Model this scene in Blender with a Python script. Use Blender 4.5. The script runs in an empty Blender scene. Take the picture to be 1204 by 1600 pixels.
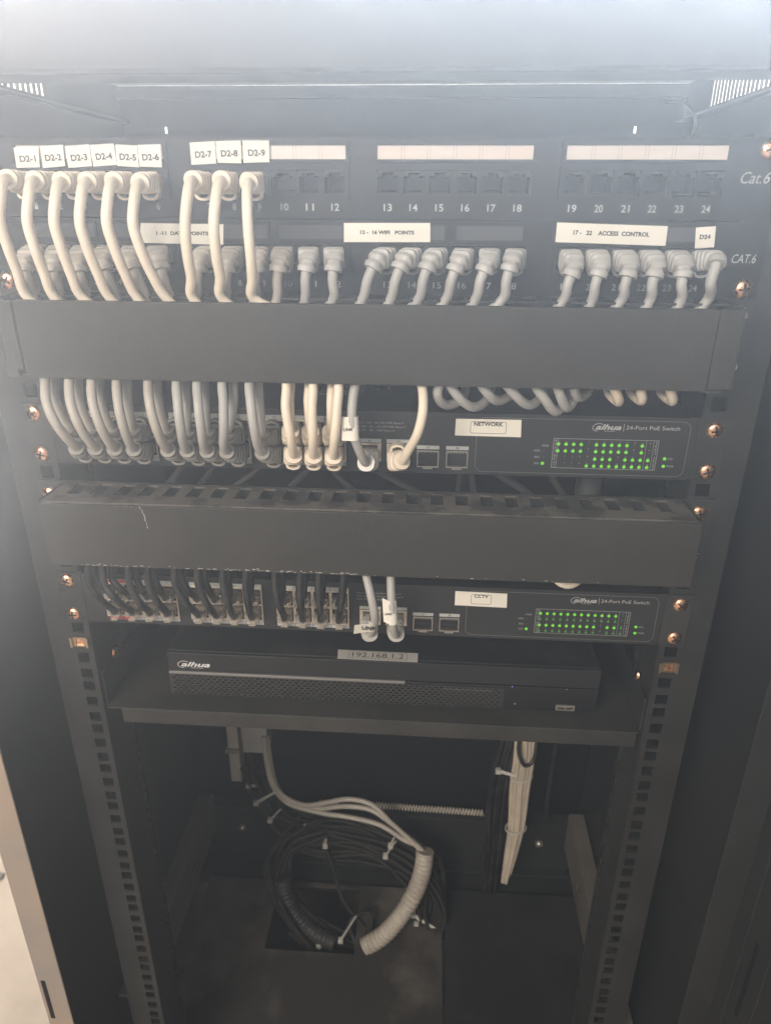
import bpy, bmesh, math, random
from mathutils import Vector, Matrix
random.seed(7)
C = bpy.context.scene
COL = C.collection
S = 0.001                      # everything below is written in millimetres
# ---------------------------------------------------------------- camera
cam_d = bpy.data.cameras.new('camera'); cam = bpy.data.objects.new('camera', cam_d); COL.objects.link(cam)
cam.location = (0.0449794, -0.4693929, 0.3277365)
cam.rotation_euler = (1.15925671, -0.00446851598, 0.0674363592)
cam_d.sensor_fit = 'HORIZONTAL'; cam_d.sensor_width = 36; cam_d.lens = 36*1114.054/1204
cam_d.clip_start = 0.01; cam_d.clip_end = 50
cam_d.dof.use_dof = True; cam_d.dof.focus_distance = 0.50; cam_d.dof.aperture_fstop = 15
C.camera = cam
# ---------------------------------------------------------------- world and lamps
w = bpy.data.worlds.new('World'); C.world = w; w.use_nodes = True
w.node_tree.nodes['Background'].inputs[0].default_value = (1.0, 0.95, 0.88, 1)
w.node_tree.nodes['Background'].inputs[1].default_value = 0.42
def lamp(name, kind, loc, target, energy, color, size=0.3, size_y=None, **kw):
    d = bpy.data.lights.new(name, kind); d.energy = energy; d.color = color
    if kind == 'AREA':
        d.shape = 'RECTANGLE'; d.size = size; d.size_y = size_y or size
        if 'spread' in kw: d.spread = kw['spread']
    elif kind == 'SPOT':
        d.shadow_soft_size = size; d.spot_size = kw['angle']; d.spot_blend = 1.0
    o = bpy.data.objects.new(name, d); COL.objects.link(o); o.location = loc
    o.rotation_euler = (Vector(target)-Vector(loc)).to_track_quat('-Z', 'Y').to_euler()
    return o
lamp('room_lamp', 'AREA', (-0.75, -1.70, 1.00), (0, 0, 0.05), 46, (1.0, 0.90, 0.77), 0.9, 0.6)
lamp('glare_spot', 'SPOT', (0.24, -0.10, 0.61), (0.045, -0.47, 0.55), 2283, (0.80, 0.90, 1.0), 0.07, angle=math.radians(73))  # three added spots facing the camera, imitating lens glare from above
lamp('glare_spot', 'SPOT', (0.02, -0.10, 0.625), (0.045, -0.47, 0.55), 2655, (0.82, 0.91, 1.0), 0.07, angle=math.radians(73))
lamp('glare_spot', 'SPOT', (-0.22, -0.12, 0.60), (0.045, -0.47, 0.55), 1416, (1.0, 0.97, 0.95), 0.07, angle=math.radians(73))
lamp('left_glare_spot', 'SPOT', (-0.36, -0.10, 0.20), (-0.03, -0.58, 0.34), 57, (1.0, 0.97, 0.93), 0.05, angle=math.radians(70))  # added spot, no window here; makes the glare along the left edge
lamp('rear_room_lamp', 'AREA', (0.0, 0.80, 1.05), (0, 1.5, 0.45), 70, (1.0, 0.95, 0.88), 1.6, 0.2)
C.view_settings.view_transform = 'Standard'; C.view_settings.look = 'None'
C.view_settings.exposure = 0; C.view_settings.gamma = 1; C.view_settings.use_curve_mapping = False
C.cycles.volume_bounces = 0; C.cycles.max_bounces = 8; C.cycles.use_denoising = True
GLARE_DENSITY = 0.08
# ---------------------------------------------------------------- materials
MATS = {}
def mat(name, col, rough=0.5, metal=0.0, vary=0.0, scale=60, bump=0.0, bscale=900, col2=None, emit=None, alpha=None, trans=0.0, spec=None, lo=0.42, hi=0.62):
    if name in MATS: return MATS[name]
    m = bpy.data.materials.new(name); m.use_nodes = True; nt = m.node_tree
    b = nt.nodes['Principled BSDF']
    b.inputs['Base Color'].default_value = (*col, 1); b.inputs['Roughness'].default_value = rough
    b.inputs['Metallic'].default_value = metal
    if spec is None and max(col) < 0.08 and 'cord' not in name: spec = 0.3
    if spec is not None: b.inputs['Specular IOR Level'].default_value = spec
    if trans: b.inputs['Transmission Weight'].default_value = trans; b.inputs['IOR'].default_value = 1.45
    if emit: b.inputs['Emission Color'].default_value = (*emit[0], 1); b.inputs['Emission Strength'].default_value = emit[1]
    if vary or bump:
        tc = nt.nodes.new('ShaderNodeTexCoord')
    if vary:
        n = nt.nodes.new('ShaderNodeTexNoise'); n.inputs['Scale'].default_value = scale; n.inputs['Detail'].default_value = 6; n.inputs['Roughness'].default_value = 0.6
        nt.links.new(tc.outputs['Object'], n.inputs['Vector'])
        r = nt.nodes.new('ShaderNodeValToRGB'); c2 = col2 or tuple(min(1, c*(1+vary)) for c in col)
        r.color_ramp.elements[0].position = lo; r.color_ramp.elements[1].position = hi
        r.color_ramp.elements[0].color = (*col, 1); r.color_ramp.elements[1].color = (*c2, 1)
        nt.links.new(n.outputs['Fac'], r.inputs['Fac']); nt.links.new(r.outputs['Color'], b.inputs['Base Color'])
        mr = nt.nodes.new('ShaderNodeMapRange'); mr.inputs['To Min'].default_value = max(0.05, rough-0.06); mr.inputs['To Max'].default_value = min(1, rough+0.12)
        nt.links.new(n.outputs['Fac'], mr.inputs['Value']); nt.links.new(mr.outputs['Result'], b.inputs['Roughness'])
    if bump:
        n2 = nt.nodes.new('ShaderNodeTexNoise'); n2.inputs['Scale'].default_value = bscale; n2.inputs['Detail'].default_value = 3
        nt.links.new(tc.outputs['Object'], n2.inputs['Vector'])
        bp = nt.nodes.new('ShaderNodeBump'); bp.inputs['Strength'].default_value = bump; bp.inputs['Distance'].default_value = 0.0006
        nt.links.new(n2.outputs['Fac'], bp.inputs['Height']); nt.links.new(bp.outputs['Normal'], b.inputs['Normal'])
    MATS[name] = m; return m
STEEL = mat('black_steel', (0.020, 0.0195, 0.019), 0.50, vary=0.6, scale=14, bump=0.25, bscale=1600)
COVER = mat('cover_steel', (0.030, 0.0275, 0.025), 0.46, vary=0.25, scale=12, bump=0.3, bscale=1500)
DUSTY = mat('dusty_steel', (0.100, 0.088, 0.076), 0.6, vary=1, col2=(0.040, 0.036, 0.033), scale=38, bump=0.4, bscale=900, lo=0.46, hi=0.56)
CABI = mat('cabinet_paint', (0.020, 0.0205, 0.0205), 0.42, vary=0.35, scale=8, bump=0.35, bscale=1300)
FACE = mat('device_face', (0.020, 0.020, 0.021), 0.5, vary=0.2, scale=20, bump=0.2, bscale=2000)
TOPD = mat('device_top', (0.014, 0.014, 0.015), 0.38, vary=1, col2=(0.036, 0.034, 0.031), scale=18, bump=0.2, lo=0.5, hi=0.66)
PLAST = mat('black_plastic', (0.006, 0.006, 0.0065), 0.55, vary=0.3, scale=60)
DARK = mat('dark_recess', (0.006, 0.006, 0.007), 0.7)
WHITEC = mat('white_cord', (0.72, 0.62, 0.50), 0.42, vary=0.12, scale=35, bump=0.15, bscale=350, col2=(0.66, 0.565, 0.455))
GREYC = mat('grey_cord', (0.40, 0.36, 0.315), 0.45, vary=0.12, scale=35, bump=0.15, bscale=350, col2=(0.35, 0.32, 0.285))
GREYC2 = mat('cool_grey_cord', (0.38, 0.365, 0.345), 0.45, vary=0.12, scale=35, bump=0.15, bscale=350, col2=(0.33, 0.32, 0.305))
COILC = mat('coil_black', (0.011, 0.0105, 0.010), 0.62, vary=0.6, scale=45, col2=(0.024, 0.022, 0.020))
BLACKC = mat('black_cord', (0.009, 0.0088, 0.0085), 0.28, vary=0.8, scale=45, bump=0.35, bscale=260, col2=(0.030, 0.028, 0.027))
CLEAR = mat('clear_plastic', (0.80, 0.72, 0.62), 0.15, trans=0.72)
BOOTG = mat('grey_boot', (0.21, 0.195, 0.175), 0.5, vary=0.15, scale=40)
SMOKE = mat('frosted_boot', (0.62, 0.59, 0.54), 0.3, trans=0.35)
PAPER = mat('label_paper', (0.70, 0.66, 0.59), 0.55, vary=0.06, scale=30, col2=(0.66, 0.62, 0.55))
CARD = mat('card_strip', (0.55, 0.46, 0.41), 0.4, vary=0.06, scale=20, col2=(0.54, 0.49, 0.455))
INK = mat('black_ink', (0.02, 0.02, 0.022), 0.5)
WINK = mat('white_print', (0.38, 0.38, 0.37), 0.5)
GINK = mat('grey_print', (0.30, 0.29, 0.28), 0.5)
TIN = mat('port_shield', (0.60, 0.52, 0.43), 0.36, metal=0.7, vary=0.3, scale=90, col2=(0.70, 0.62, 0.52))
STRIP = mat('port_strip', (0.36, 0.37, 0.36), 0.5)
REDP = mat('red_strip', (0.40, 0.05, 0.05), 0.5)
GOLD = mat('gold_contact', (0.42, 0.34, 0.22), 0.5, metal=0.8)
SCREWM = mat('yellow_zinc', (0.84, 0.38, 0.23), 0.24, metal=1, vary=0.4, scale=260, col2=(0.88, 0.60, 0.36), bump=0.3, bscale=700)
ZINC = mat('zinc', (0.72, 0.68, 0.62), 0.35, metal=0.9)
LEDG = mat('green_led', (0.08, 0.30, 0.02), 0.3, emit=((0.20, 0.80, 0.02), 0.52))
LEDD = mat('dim_led', (0.03, 0.16, 0.03), 0.4, emit=((0.10, 0.60, 0.05), 0.12))
LEDO = mat('unlit_led', (0.05, 0.055, 0.05), 0.4)
LEDB = mat('blue_led', (0.1, 0.1, 0.4), 0.3, emit=((0.15, 0.2, 1.0), 0.8))
SILV = mat('silver_trim', (0.25, 0.245, 0.24), 0.35, metal=0.5)
TIEM = mat('nylon_tie', (0.50, 0.48, 0.44), 0.45)
COND = mat('grey_conduit', (0.44, 0.39, 0.33), 0.5, vary=0.2, scale=40, col2=(0.36, 0.32, 0.27))
TRUNK = mat('dark_conduit', (0.035, 0.033, 0.032), 0.5)
EDGE = mat('front_edge_lit', (0.33, 0.255, 0.205), 0.35, vary=0.25, scale=5, bump=0.2, bscale=900, col2=(0.25, 0.225, 0.21))  # left post only: its bright reflection is put into the colour
CONC = mat('concrete', (0.56, 0.48, 0.41), 0.85, vary=1, scale=16, bump=0.6, bscale=90, col2=(0.48, 0.41, 0.35), lo=0.4, hi=0.7)
DUSTF = mat('dusty_floor_plate', (0.038, 0.034, 0.031), 0.55, vary=1, col2=(0.18, 0.158, 0.137), scale=9, bump=0.4, bscale=300, lo=0.45, hi=0.75)
CHIP = mat('bare_metal_chip', (0.55, 0.52, 0.47), 0.4, metal=0.3)
SMOKG = mat('tinted_glass', (0.05, 0.05, 0.055), 0.08, trans=0.5)
# ---------------------------------------------------------------- helpers
def obj(name, bm, m, parent=None, smooth=None, bevel=0.0):
    if isinstance(bm, bmesh.types.BMesh):
        bmesh.ops.recalc_face_normals(bm, faces=bm.faces)
        me = bpy.data.meshes.new(name)
        for v in bm.verts: v.co *= S
        bm.to_mesh(me); bm.free()
    else: me = bm
    for mm in (m if isinstance(m, (list, tuple)) else [m]): me.materials.append(mm)
    if smooth is not None:
        me.polygons.foreach_set('use_smooth', [True]*len(me.polygons))
        if smooth < 180: me.set_sharp_from_angle(angle=math.radians(smooth))
    o = bpy.data.objects.new(name, me); COL.objects.link(o)
    if bevel:
        md = o.modifiers.new('bevel', 'BEVEL'); md.width = bevel*S; md.segments = 2; md.limit_method = 'ANGLE'; md.angle_limit = math.radians(40)
    if parent:
        o.parent = parent; o.matrix_parent_inverse = Matrix.Translation(-Vector(wloc(parent)))
    return o
def wloc(o):
    return o.location if not o.parent else (0, 0, 0)
def tag(o, label=None, cat=None, group=None, kind=None):
    if label: o['label'] = label
    if cat: o['category'] = cat
    if group: o['group'] = group
    if kind: o['kind'] = kind
    return o
def thing(name, label, cat, loc, group=None):
    o = bpy.data.objects.new(name, None); COL.objects.link(o); o.location = Vector(loc)*S; o.empty_display_size = 0.01
    return tag(o, label, cat, group)
def box(bm, x0, x1, y0, y1, z0, z1, mi=0):
    vs = [bm.verts.new((x, y, z)) for x in (x0, x1) for y in (y0, y1) for z in (z0, z1)]
    for f in ((0,1,3,2),(4,6,7,5),(0,4,5,1),(2,3,7,6),(0,2,6,4),(1,5,7,3)):
        fc = bm.faces.new([vs[i] for i in f]); fc.material_index = mi
    return vs
def B(*a):
    bm = bmesh.new(); box(bm, *a); return bm
def plate(bm, u0, u1, v0, v1, w, t, holes, axis='y', mi=0, extra_u=(), extra_v=()):
    """flat plate with real rectangular holes; axis = its normal; w = first face, w+t = other face"""
    us = sorted({round(q, 3) for q in [u0, u1, *extra_u]+[h[0] for h in holes]+[h[1] for h in holes]})
    vs = sorted({round(q, 3) for q in [v0, v1, *extra_v]+[h[2] for h in holes]+[h[3] for h in holes]})
    us = [q for q in us if u0-1e-6 <= q <= u1+1e-6]; vs = [q for q in vs if v0-1e-6 <= q <= v1+1e-6]
    def P(u, v, k):
        d = w+t*k
        return {'y': (u, d, v), 'x': (d, u, v), 'z': (u, v, d)}[axis]
    full = [[True]*(len(vs)-1) for _ in range(len(us)-1)]
    for i in range(len(us)-1):
        for j in range(len(vs)-1):
            cu = (us[i]+us[i+1])/2; cv = (vs[j]+vs[j+1])/2
            if any(h[0] < cu < h[1] and h[2] < cv < h[3] for h in holes): full[i][j] = False
    V = {}
    def g(i, j, k):
        if (i, j, k) not in V: V[(i, j, k)] = bm.verts.new(P(us[i], vs[j], k))
        return V[(i, j, k)]
    for i in range(len(us)-1):
        for j in range(len(vs)-1):
            if not full[i][j]: continue
            for k in (0, 1):
                f = bm.faces.new([g(i,j,k), g(i+1,j,k), g(i+1,j+1,k), g(i,j+1,k)]); f.material_index = mi
            for di, dj, a, b in ((-1,0,(i,j),(i,j+1)), (1,0,(i+1,j),(i+1,j+1)), (0,-1,(i,j),(i+1,j)), (0,1,(i,j+1),(i+1,j+1))):
                ni, nj = i+di, j+dj
                if ni < 0 or nj < 0 or ni >= len(us)-1 or nj >= len(vs)-1 or not full[ni][nj]:
                    f = bm.faces.new([g(*a,0), g(*b,0), g(*b,1), g(*a,1)]); f.material_index = mi
    return bm
def catmull(pts, step=2.5):
    P = [Vector(p) for p in pts]
    P = [P[0]*2-P[1]]+P+[P[-1]*2-P[-2]]
    out = []
    for i in range(1, len(P)-2):
        p0, p1, p2, p3 = P[i-1:i+3]
        t0 = 0; t1 = t0+max(1e-4, (p1-p0).length)**.5; t2 = t1+max(1e-4, (p2-p1).length)**.5; t3 = t2+max(1e-4, (p3-p2).length)**.5
        n = max(2, int((p2-p1).length/step))
        for k in range(n):
            t = t1+(t2-t1)*k/n
            A1 = p0*((t1-t)/(t1-t0))+p1*((t-t0)/(t1-t0)); A2 = p1*((t2-t)/(t2-t1))+p2*((t-t1)/(t2-t1)); A3 = p2*((t3-t)/(t3-t2))+p3*((t-t2)/(t3-t2))
            B1 = A1*((t2-t)/(t2-t0))+A2*((t-t0)/(t2-t0)); B2 = A2*((t3-t)/(t3-t1))+A3*((t-t1)/(t3-t1))
            out.append(B1*((t2-t)/(t2-t1))+B2*((t-t1)/(t2-t1)))
    out.append(P[-2]); return out
def sweep(bm, path, prof, up=Vector((0, 0, 1)), seg=12, cap=True, mi=0):
    """prof(s, L) -> (half width, half height, squareness)"""
    n = len(path); T = []
    for i in range(n):
        a = path[max(0, i-1)]; b = path[min(n-1, i+1)]; T.append((b-a).normalized())
    upv = (up-T[0]*up.dot(T[0]))
    if upv.length < 1e-3: upv = Vector((0, 1, 0))-T[0]*T[0].y
    upv.normalize(); L = sum((path[i+1]-path[i]).length for i in range(n-1)); s = 0; rings = []
    for i in range(n):
        if i:
            s += (path[i]-path[i-1]).length
            upv = (upv-T[i]*upv.dot(T[i])).normalized()
        side = T[i].cross(upv)
        a, b, q = prof(s, L); r = []
        for k in range(seg):
            th = 2*math.pi*(k+0.5)/seg; c, d = math.cos(th), math.sin(th)
            e = 2/q
            r.append(bm.verts.new(path[i]+side*(a*math.copysign(abs(c)**e, c))+upv*(b*math.copysign(abs(d)**e, d))))
        rings.append(r)
    for i in range(n-1):
        for k in range(seg):
            f = bm.faces.new([rings[i][k], rings[i][(k+1) % seg], rings[i+1][(k+1) % seg], rings[i+1][k]]); f.material_index = mi
    if cap:
        for r in (rings[0], rings[-1]):
            f = bm.faces.new(r); f.material_index = mi
def tube(bm, pts, r, seg=10, step=2.5, cap=True):
    sweep(bm, catmull(pts, step), lambda s, L: (r, r, 2), seg=seg, cap=cap)
def sub(path, s0, s1, step=0.7):
    """resampled piece of a path between two arc lengths"""
    out = []; s = 0; want = s0
    for i in range(1, len(path)):
        d = (path[i]-path[i-1]).length
        while want <= s+d+1e-9 and want <= s1:
            out.append(path[i-1].lerp(path[i], (want-s)/d if d else 0)); want += step
        s += d
    return out
def cyl(bm, c, axis, r, h, seg=16, r2=None):
    a = Vector(axis).normalized(); u = a.orthogonal().normalized(); v = a.cross(u); c = Vector(c); r2 = r if r2 is None else r2
    A = [bm.verts.new(c+u*r*math.cos(6.28318*k/seg)+v*r*math.sin(6.28318*k/seg)) for k in range(seg)]
    D = [bm.verts.new(c+a*h+u*r2*math.cos(6.28318*k/seg)+v*r2*math.sin(6.28318*k/seg)) for k in range(seg)]
    for k in range(seg): bm.faces.new([A[k], A[(k+1) % seg], D[(k+1) % seg], D[k]])
    bm.faces.new(A); bm.faces.new(D)
def dome(bm, c, axis, r, h, seg=14, rings=4):
    a = Vector(axis).normalized(); u = a.orthogonal().normalized(); v = a.cross(u); c = Vector(c); R = []
    for j in range(rings):
        th = math.pi/2*j/rings; R.append([bm.verts.new(c+a*h*math.sin(th)+(u*math.cos(6.28318*k/seg)+v*math.sin(6.28318*k/seg))*r*math.cos(th)) for k in range(seg)])
    top = bm.verts.new(c+a*h)
    for j in range(rings-1):
        for k in range(seg): bm.faces.new([R[j][k], R[j][(k+1) % seg], R[j+1][(k+1) % seg], R[j+1][k]])
    for k in range(seg): bm.faces.new([R[-1][k], R[-1][(k+1) % seg], top])
    bm.faces.new(R[0])
_tc = {}
def glyphs(s, bold=0.0, shear=0.0):
    key = (s, bold, shear)
    if key not in _tc:
        cu = bpy.data.curves.new('t', 'FONT'); cu.body = s; cu.size = 1; cu.offset = bold; cu.shear = shear; cu.resolution_u = 3
        o = bpy.data.objects.new('t', cu); COL.objects.link(o)
        me = bpy.data.meshes.new_from_object(o.evaluated_get(bpy.context.evaluated_depsgraph_get()))
        vs = [tuple(v.co) for v in me.vertices]; fs = [tuple(p.vertices) for p in me.polygons]
        bpy.data.objects.remove(o); bpy.data.curves.remove(cu); bpy.data.meshes.remove(me); _tc[key] = (vs, fs)
    return _tc[key]
def text(bm, s, x, z, h, y, align='c', bold=0.0, shear=0.0, width=None, rot=0.0, plane='xz', thick=0.0):
    """capital height h (mm), baseline at z; in plane xz facing -y (or xy facing up)"""
    vs, fs = glyphs(s, bold, shear)
    if not vs: return
    k = h/0.70; xs = [v[0] for v in vs]; w = (max(xs)-min(xs))*k; kx = k*(width/w if width else 1); w = width or w
    off = {'c': -w/2, 'l': 0, 'r': -w}[align]; cr, sr = math.cos(rot), math.sin(rot); out = []
    for v in vs:
        a = (v[0]-min(xs))*kx+off; b = v[1]*k
        a, b = a*cr-b*sr, a*sr+b*cr
        out.append(bm.verts.new((x+a, y, z+b) if plane == 'xz' else (x+a, z+b, y)))
    for f in fs:
        try: bm.faces.new([out[i] for i in f])
        except ValueError: pass
def stroke(bm, pts, wd, y, closed=False, plane='xz'):
    n = len(pts)
    for i in range(n if closed else n-1):
        a = Vector(pts[i]); b = Vector(pts[(i+1) % n]); d = (b-a)
        if d.length < 1e-6: continue
        nrm = Vector((-d.y, d.x)).normalized()*wd/2; e = d.normalized()*wd/2*(0.9)
        q = [a-e+nrm, a-e-nrm, b+e-nrm, b+e+nrm]
        yy = y-0.004*(i % 2)
        bm.faces.new([bm.verts.new((p.x, yy, p.y) if plane == 'xz' else (p.x, p.y, yy)) for p in q])
def rrect(x0, x1, z0, z1, r, n=4):
    out = []
    for cx, cz, a0 in ((x1-r, z1-r, 0), (x0+r, z1-r, 90), (x0+r, z0+r, 180), (x1-r, z0+r, 270)):
        for k in range(n+1):
            a = math.radians(a0+90*k/n); out.append((cx+r*math.cos(a), cz+r*math.sin(a)))
    return out
def logo(bm, x, z, h, y, wd):
    """the maker's mark as on the panel: slanted lettering, open ring round the first letter, short bar below"""
    text(bm, 'alhua', x+wd*0.08, z, h, y, 'l', bold=0.025, shear=0.35, width=wd*0.92)
    cx, cz = x+wd*0.17, z+h*0.42
    stroke(bm, [(cx+wd*0.19*math.cos(math.radians(a))+0.15*h*math.sin(math.radians(a)), cz+h*0.72*math.sin(math.radians(a))) for a in range(50, 285, 12)], h*0.10, y-0.02)
    stroke(bm, [(x+wd*0.40, z-h*0.28), (x+wd*0.78, z-h*0.28)], h*0.07, y-0.02)
def screw(parent, x, z, y=-2.0, name='screw', seed=None):
    bm = bmesh.new(); dome(bm, (x, y, z), (0, -1, 0), 5.6, 2.6, 20, 5)
    o = obj(name, bm, SCREWM, parent, smooth=60)
    bm = bmesh.new(); a = random.uniform(0, 1.57)
    for k in (a, a+math.pi/2):
        u = Vector((math.cos(k), 0, math.sin(k))); v = Vector((-math.sin(k), 0, math.cos(k)))
        c = Vector((x, 0, z)); P = [c+u*3.2+v*0.55, c+u*3.2-v*0.55, c-u*3.2-v*0.55, c-u*3.2+v*0.55]
        lo = [bm.verts.new((p.x, y-2.0, p.z)) for p in P]; hi = [bm.verts.new((p.x, y-2.72, p.z)) for p in P]
        bm.faces.new(lo); bm.faces.new(hi)
        for i in range(4): bm.faces.new([lo[i], lo[(i+1) % 4], hi[(i+1) % 4], hi[i]])
    obj('cross_slot', bm, DARK, o)
    return o
def sticker(parent, corners, y, texts, m=None, name='paper_label', th=0.25, label=None):
    """corners (x,z) clockwise from top left; texts = list of callables on a bmesh"""
    bm = bmesh.new(); A = [bm.verts.new((c[0], y, c[1])) for c in corners]; D = [bm.verts.new((c[0], y+th, c[1])) for c in corners]
    bm.faces.new(A); bm.faces.new(D)
    for i in range(4): bm.faces.new([A[i], A[(i+1) % 4], D[(i+1) % 4], D[i]])
    o = obj(name, bm, m or PAPER, parent)
    if label: o['label'] = label
    if texts:
        bm = bmesh.new()
        for f in texts: f(bm, y-0.06)
        obj('lettering', bm, INK, o)
    return o
# measured way points of the cords (mm)
TOP_WHITE = [[(-204.4,-3,337),(-204.4,-14,337),(-202.3,-36,337.7),(-200.2,-47,328.3),(-201.5,-50,317.1),(-201.8,-47,303.4),(-203,-40,288.7),(-203.8,-33,273.2)],[(-188.9,-3,337),(-188.9,-14,337),(-186.3,-36,336.8),(-184.4,-47,327.4),(-185.6,-50,316.2),(-185.7,-47,302.5),(-186.6,-40,287.8),(-186.8,-33,273.5)],[(-173.4,-3,337),(-173.4,-14,337),(-170.6,-36,336.2),(-169,-47,326.8),(-170.1,-50,315.6),(-169.8,-47,301.9),(-170.1,-40,287.3),(-169.5,-33,273.7)],[(-157.8,-3,337),(-157.8,-14,337),(-155.6,-36,336.2),(-154.2,-47,326.9),(-155.2,-50,315.7),(-154.5,-47,302),(-153.8,-40,287.4),(-152.3,-33,273.9)],[(-142.3,-3,337),(-142.3,-14,337),(-139.9,-36,336.3),(-138.8,-47,327),(-139.7,-50,315.8),(-138.6,-47,302.2),(-137.3,-40,287.6),(-135.2,-33,274.1)],[(-126.8,-3,337),(-126.8,-14,337),(-124.8,-36,335.3),(-123.9,-47,326.1),(-124.7,-50,314.9),(-123.2,-47,301.3),(-120.8,-40,286.7),(-117.4,-33,274.3)],[(-94.8,-3,337),(-94.8,-14,337),(-94,-36,337.1),(-93.6,-47,327.8),(-95.2,-50,314.1),(-96.4,-47,298.7),(-97.8,-40,285.9),(-100.9,-33,274.5)],[(-79.3,-3,337),(-79.3,-14,337),(-77.5,-36,337.1),(-77.4,-47,327.9),(-78.9,-50,314.2),(-79.7,-47,298.9),(-80.6,-40,286.1),(-83.2,-33,274.7)],[(-63.8,-3,337),(-63.8,-14,337),(-61.6,-36,335.9),(-59.9,-47,326.7),(-59.5,-50,313),(-59.9,-47,297.7),(-61.7,-40,284.8),(-64.1,-33,275)]]
TOP_GREY = [[(-204.4,-3,296),(-204.4,-12,296),(-205.5,-25,292.3),(-203.2,-28,282.1),(-203.2,-25,271.5)],[(-188.9,-3,296),(-188.9,-12,296),(-187,-25,292.4),(-185.9,-28,282.3),(-186.7,-25,271.8)],[(-173.4,-3,296),(-173.4,-12,296),(-172.1,-25,292.6),(-169.9,-28,282.5),(-169.5,-25,272)],[(-157.8,-3,296),(-157.8,-12,296),(-156.8,-25,293.5),(-153,-28,283.4),(-151.2,-25,272.2)],[(-142.3,-3,296),(-142.3,-12,296),(-138.9,-25,293.6),(-134.8,-28,283.6),(-132.6,-25,272.4)],[(-126.8,-3,296),(-126.8,-12,296),(-121.1,-25,293.1),(-118.8,-28,283),(-117.7,-25,272.6)],[(-94.8,-3,296),(-94.8,-12,296),(-96.7,-25,294),(-98.4,-28,284),(-100.4,-25,272.8)],[(-79.3,-3,296),(-79.3,-12,296),(-78.7,-25,294.2),(-80.6,-28,284.2),(-82.4,-25,273.1)],[(-63.8,-3,296),(-63.8,-12,296),(-61.6,-25,294.4),(-63,-28,284.4),(-64.2,-25,273.3)],[(-48.2,-3,296),(-48.2,-12,296),(-48,-25,294.5),(-49.6,-28,284.5),(-50.8,-25,273.5)],[(-32.7,-3,296),(-32.7,-12,296),(-31.1,-25,294.6),(-32.6,-28,284.7),(-33.5,-25,273.7)],[(-17.2,-3,296),(-17.2,-12,296),(-15.3,-25,294.8),(-16.2,-28,284.9),(-16.2,-25,273.9)],[(14.7,-3,296),(14.7,-12,296),(9.8,-25,295),(4.9,-28,285.1),(1.7,-25,274.1)],[(30.2,-3,296),(30.2,-12,296),(25.7,-25,294.8),(21.3,-28,285),(18.7,-25,274.3)],[(45.7,-3,296),(45.7,-12,296),(41.5,-25,295),(37.6,-28,285.1),(35.6,-25,274.5)],[(61.3,-3,296),(61.3,-12,296),(58.1,-25,294.4),(54,-28,284.6),(52.1,-25,274.7)],[(76.8,-3,296),(76.8,-12,296),(75.2,-25,294.9),(71.2,-28,285.1),(69.6,-25,275)],[(92.3,-3,296),(92.3,-12,296),(89.3,-25,295.4),(86.4,-28,285.7),(85.9,-25,275.2)],[(124.5,-3,296),(124.5,-12,296),(125,-25,292.9),(122,-28,283.2),(121.7,-25,275.6)],[(140,-3,296),(140,-12,296),(140.4,-25,293.1),(137.9,-28,283.4),(138.1,-25,275.8)],[(155.5,-3,296),(155.5,-12,296),(156.9,-25,292.9),(154.8,-28,283.2),(155.5,-25,276)],[(171.1,-3,296),(171.1,-12,296),(171.8,-25,293),(170.3,-28,283.4),(171.8,-25,276.3)],[(186.6,-3,296),(186.6,-12,296),(187.4,-25,293.2),(186.9,-28,283.6),(189.4,-25,276.5)],[(202.1,-3,296),(202.1,-12,296),(203.7,-30,296.5),(201.4,-33,287.1),(204.8,-25,276.7)]]
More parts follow.
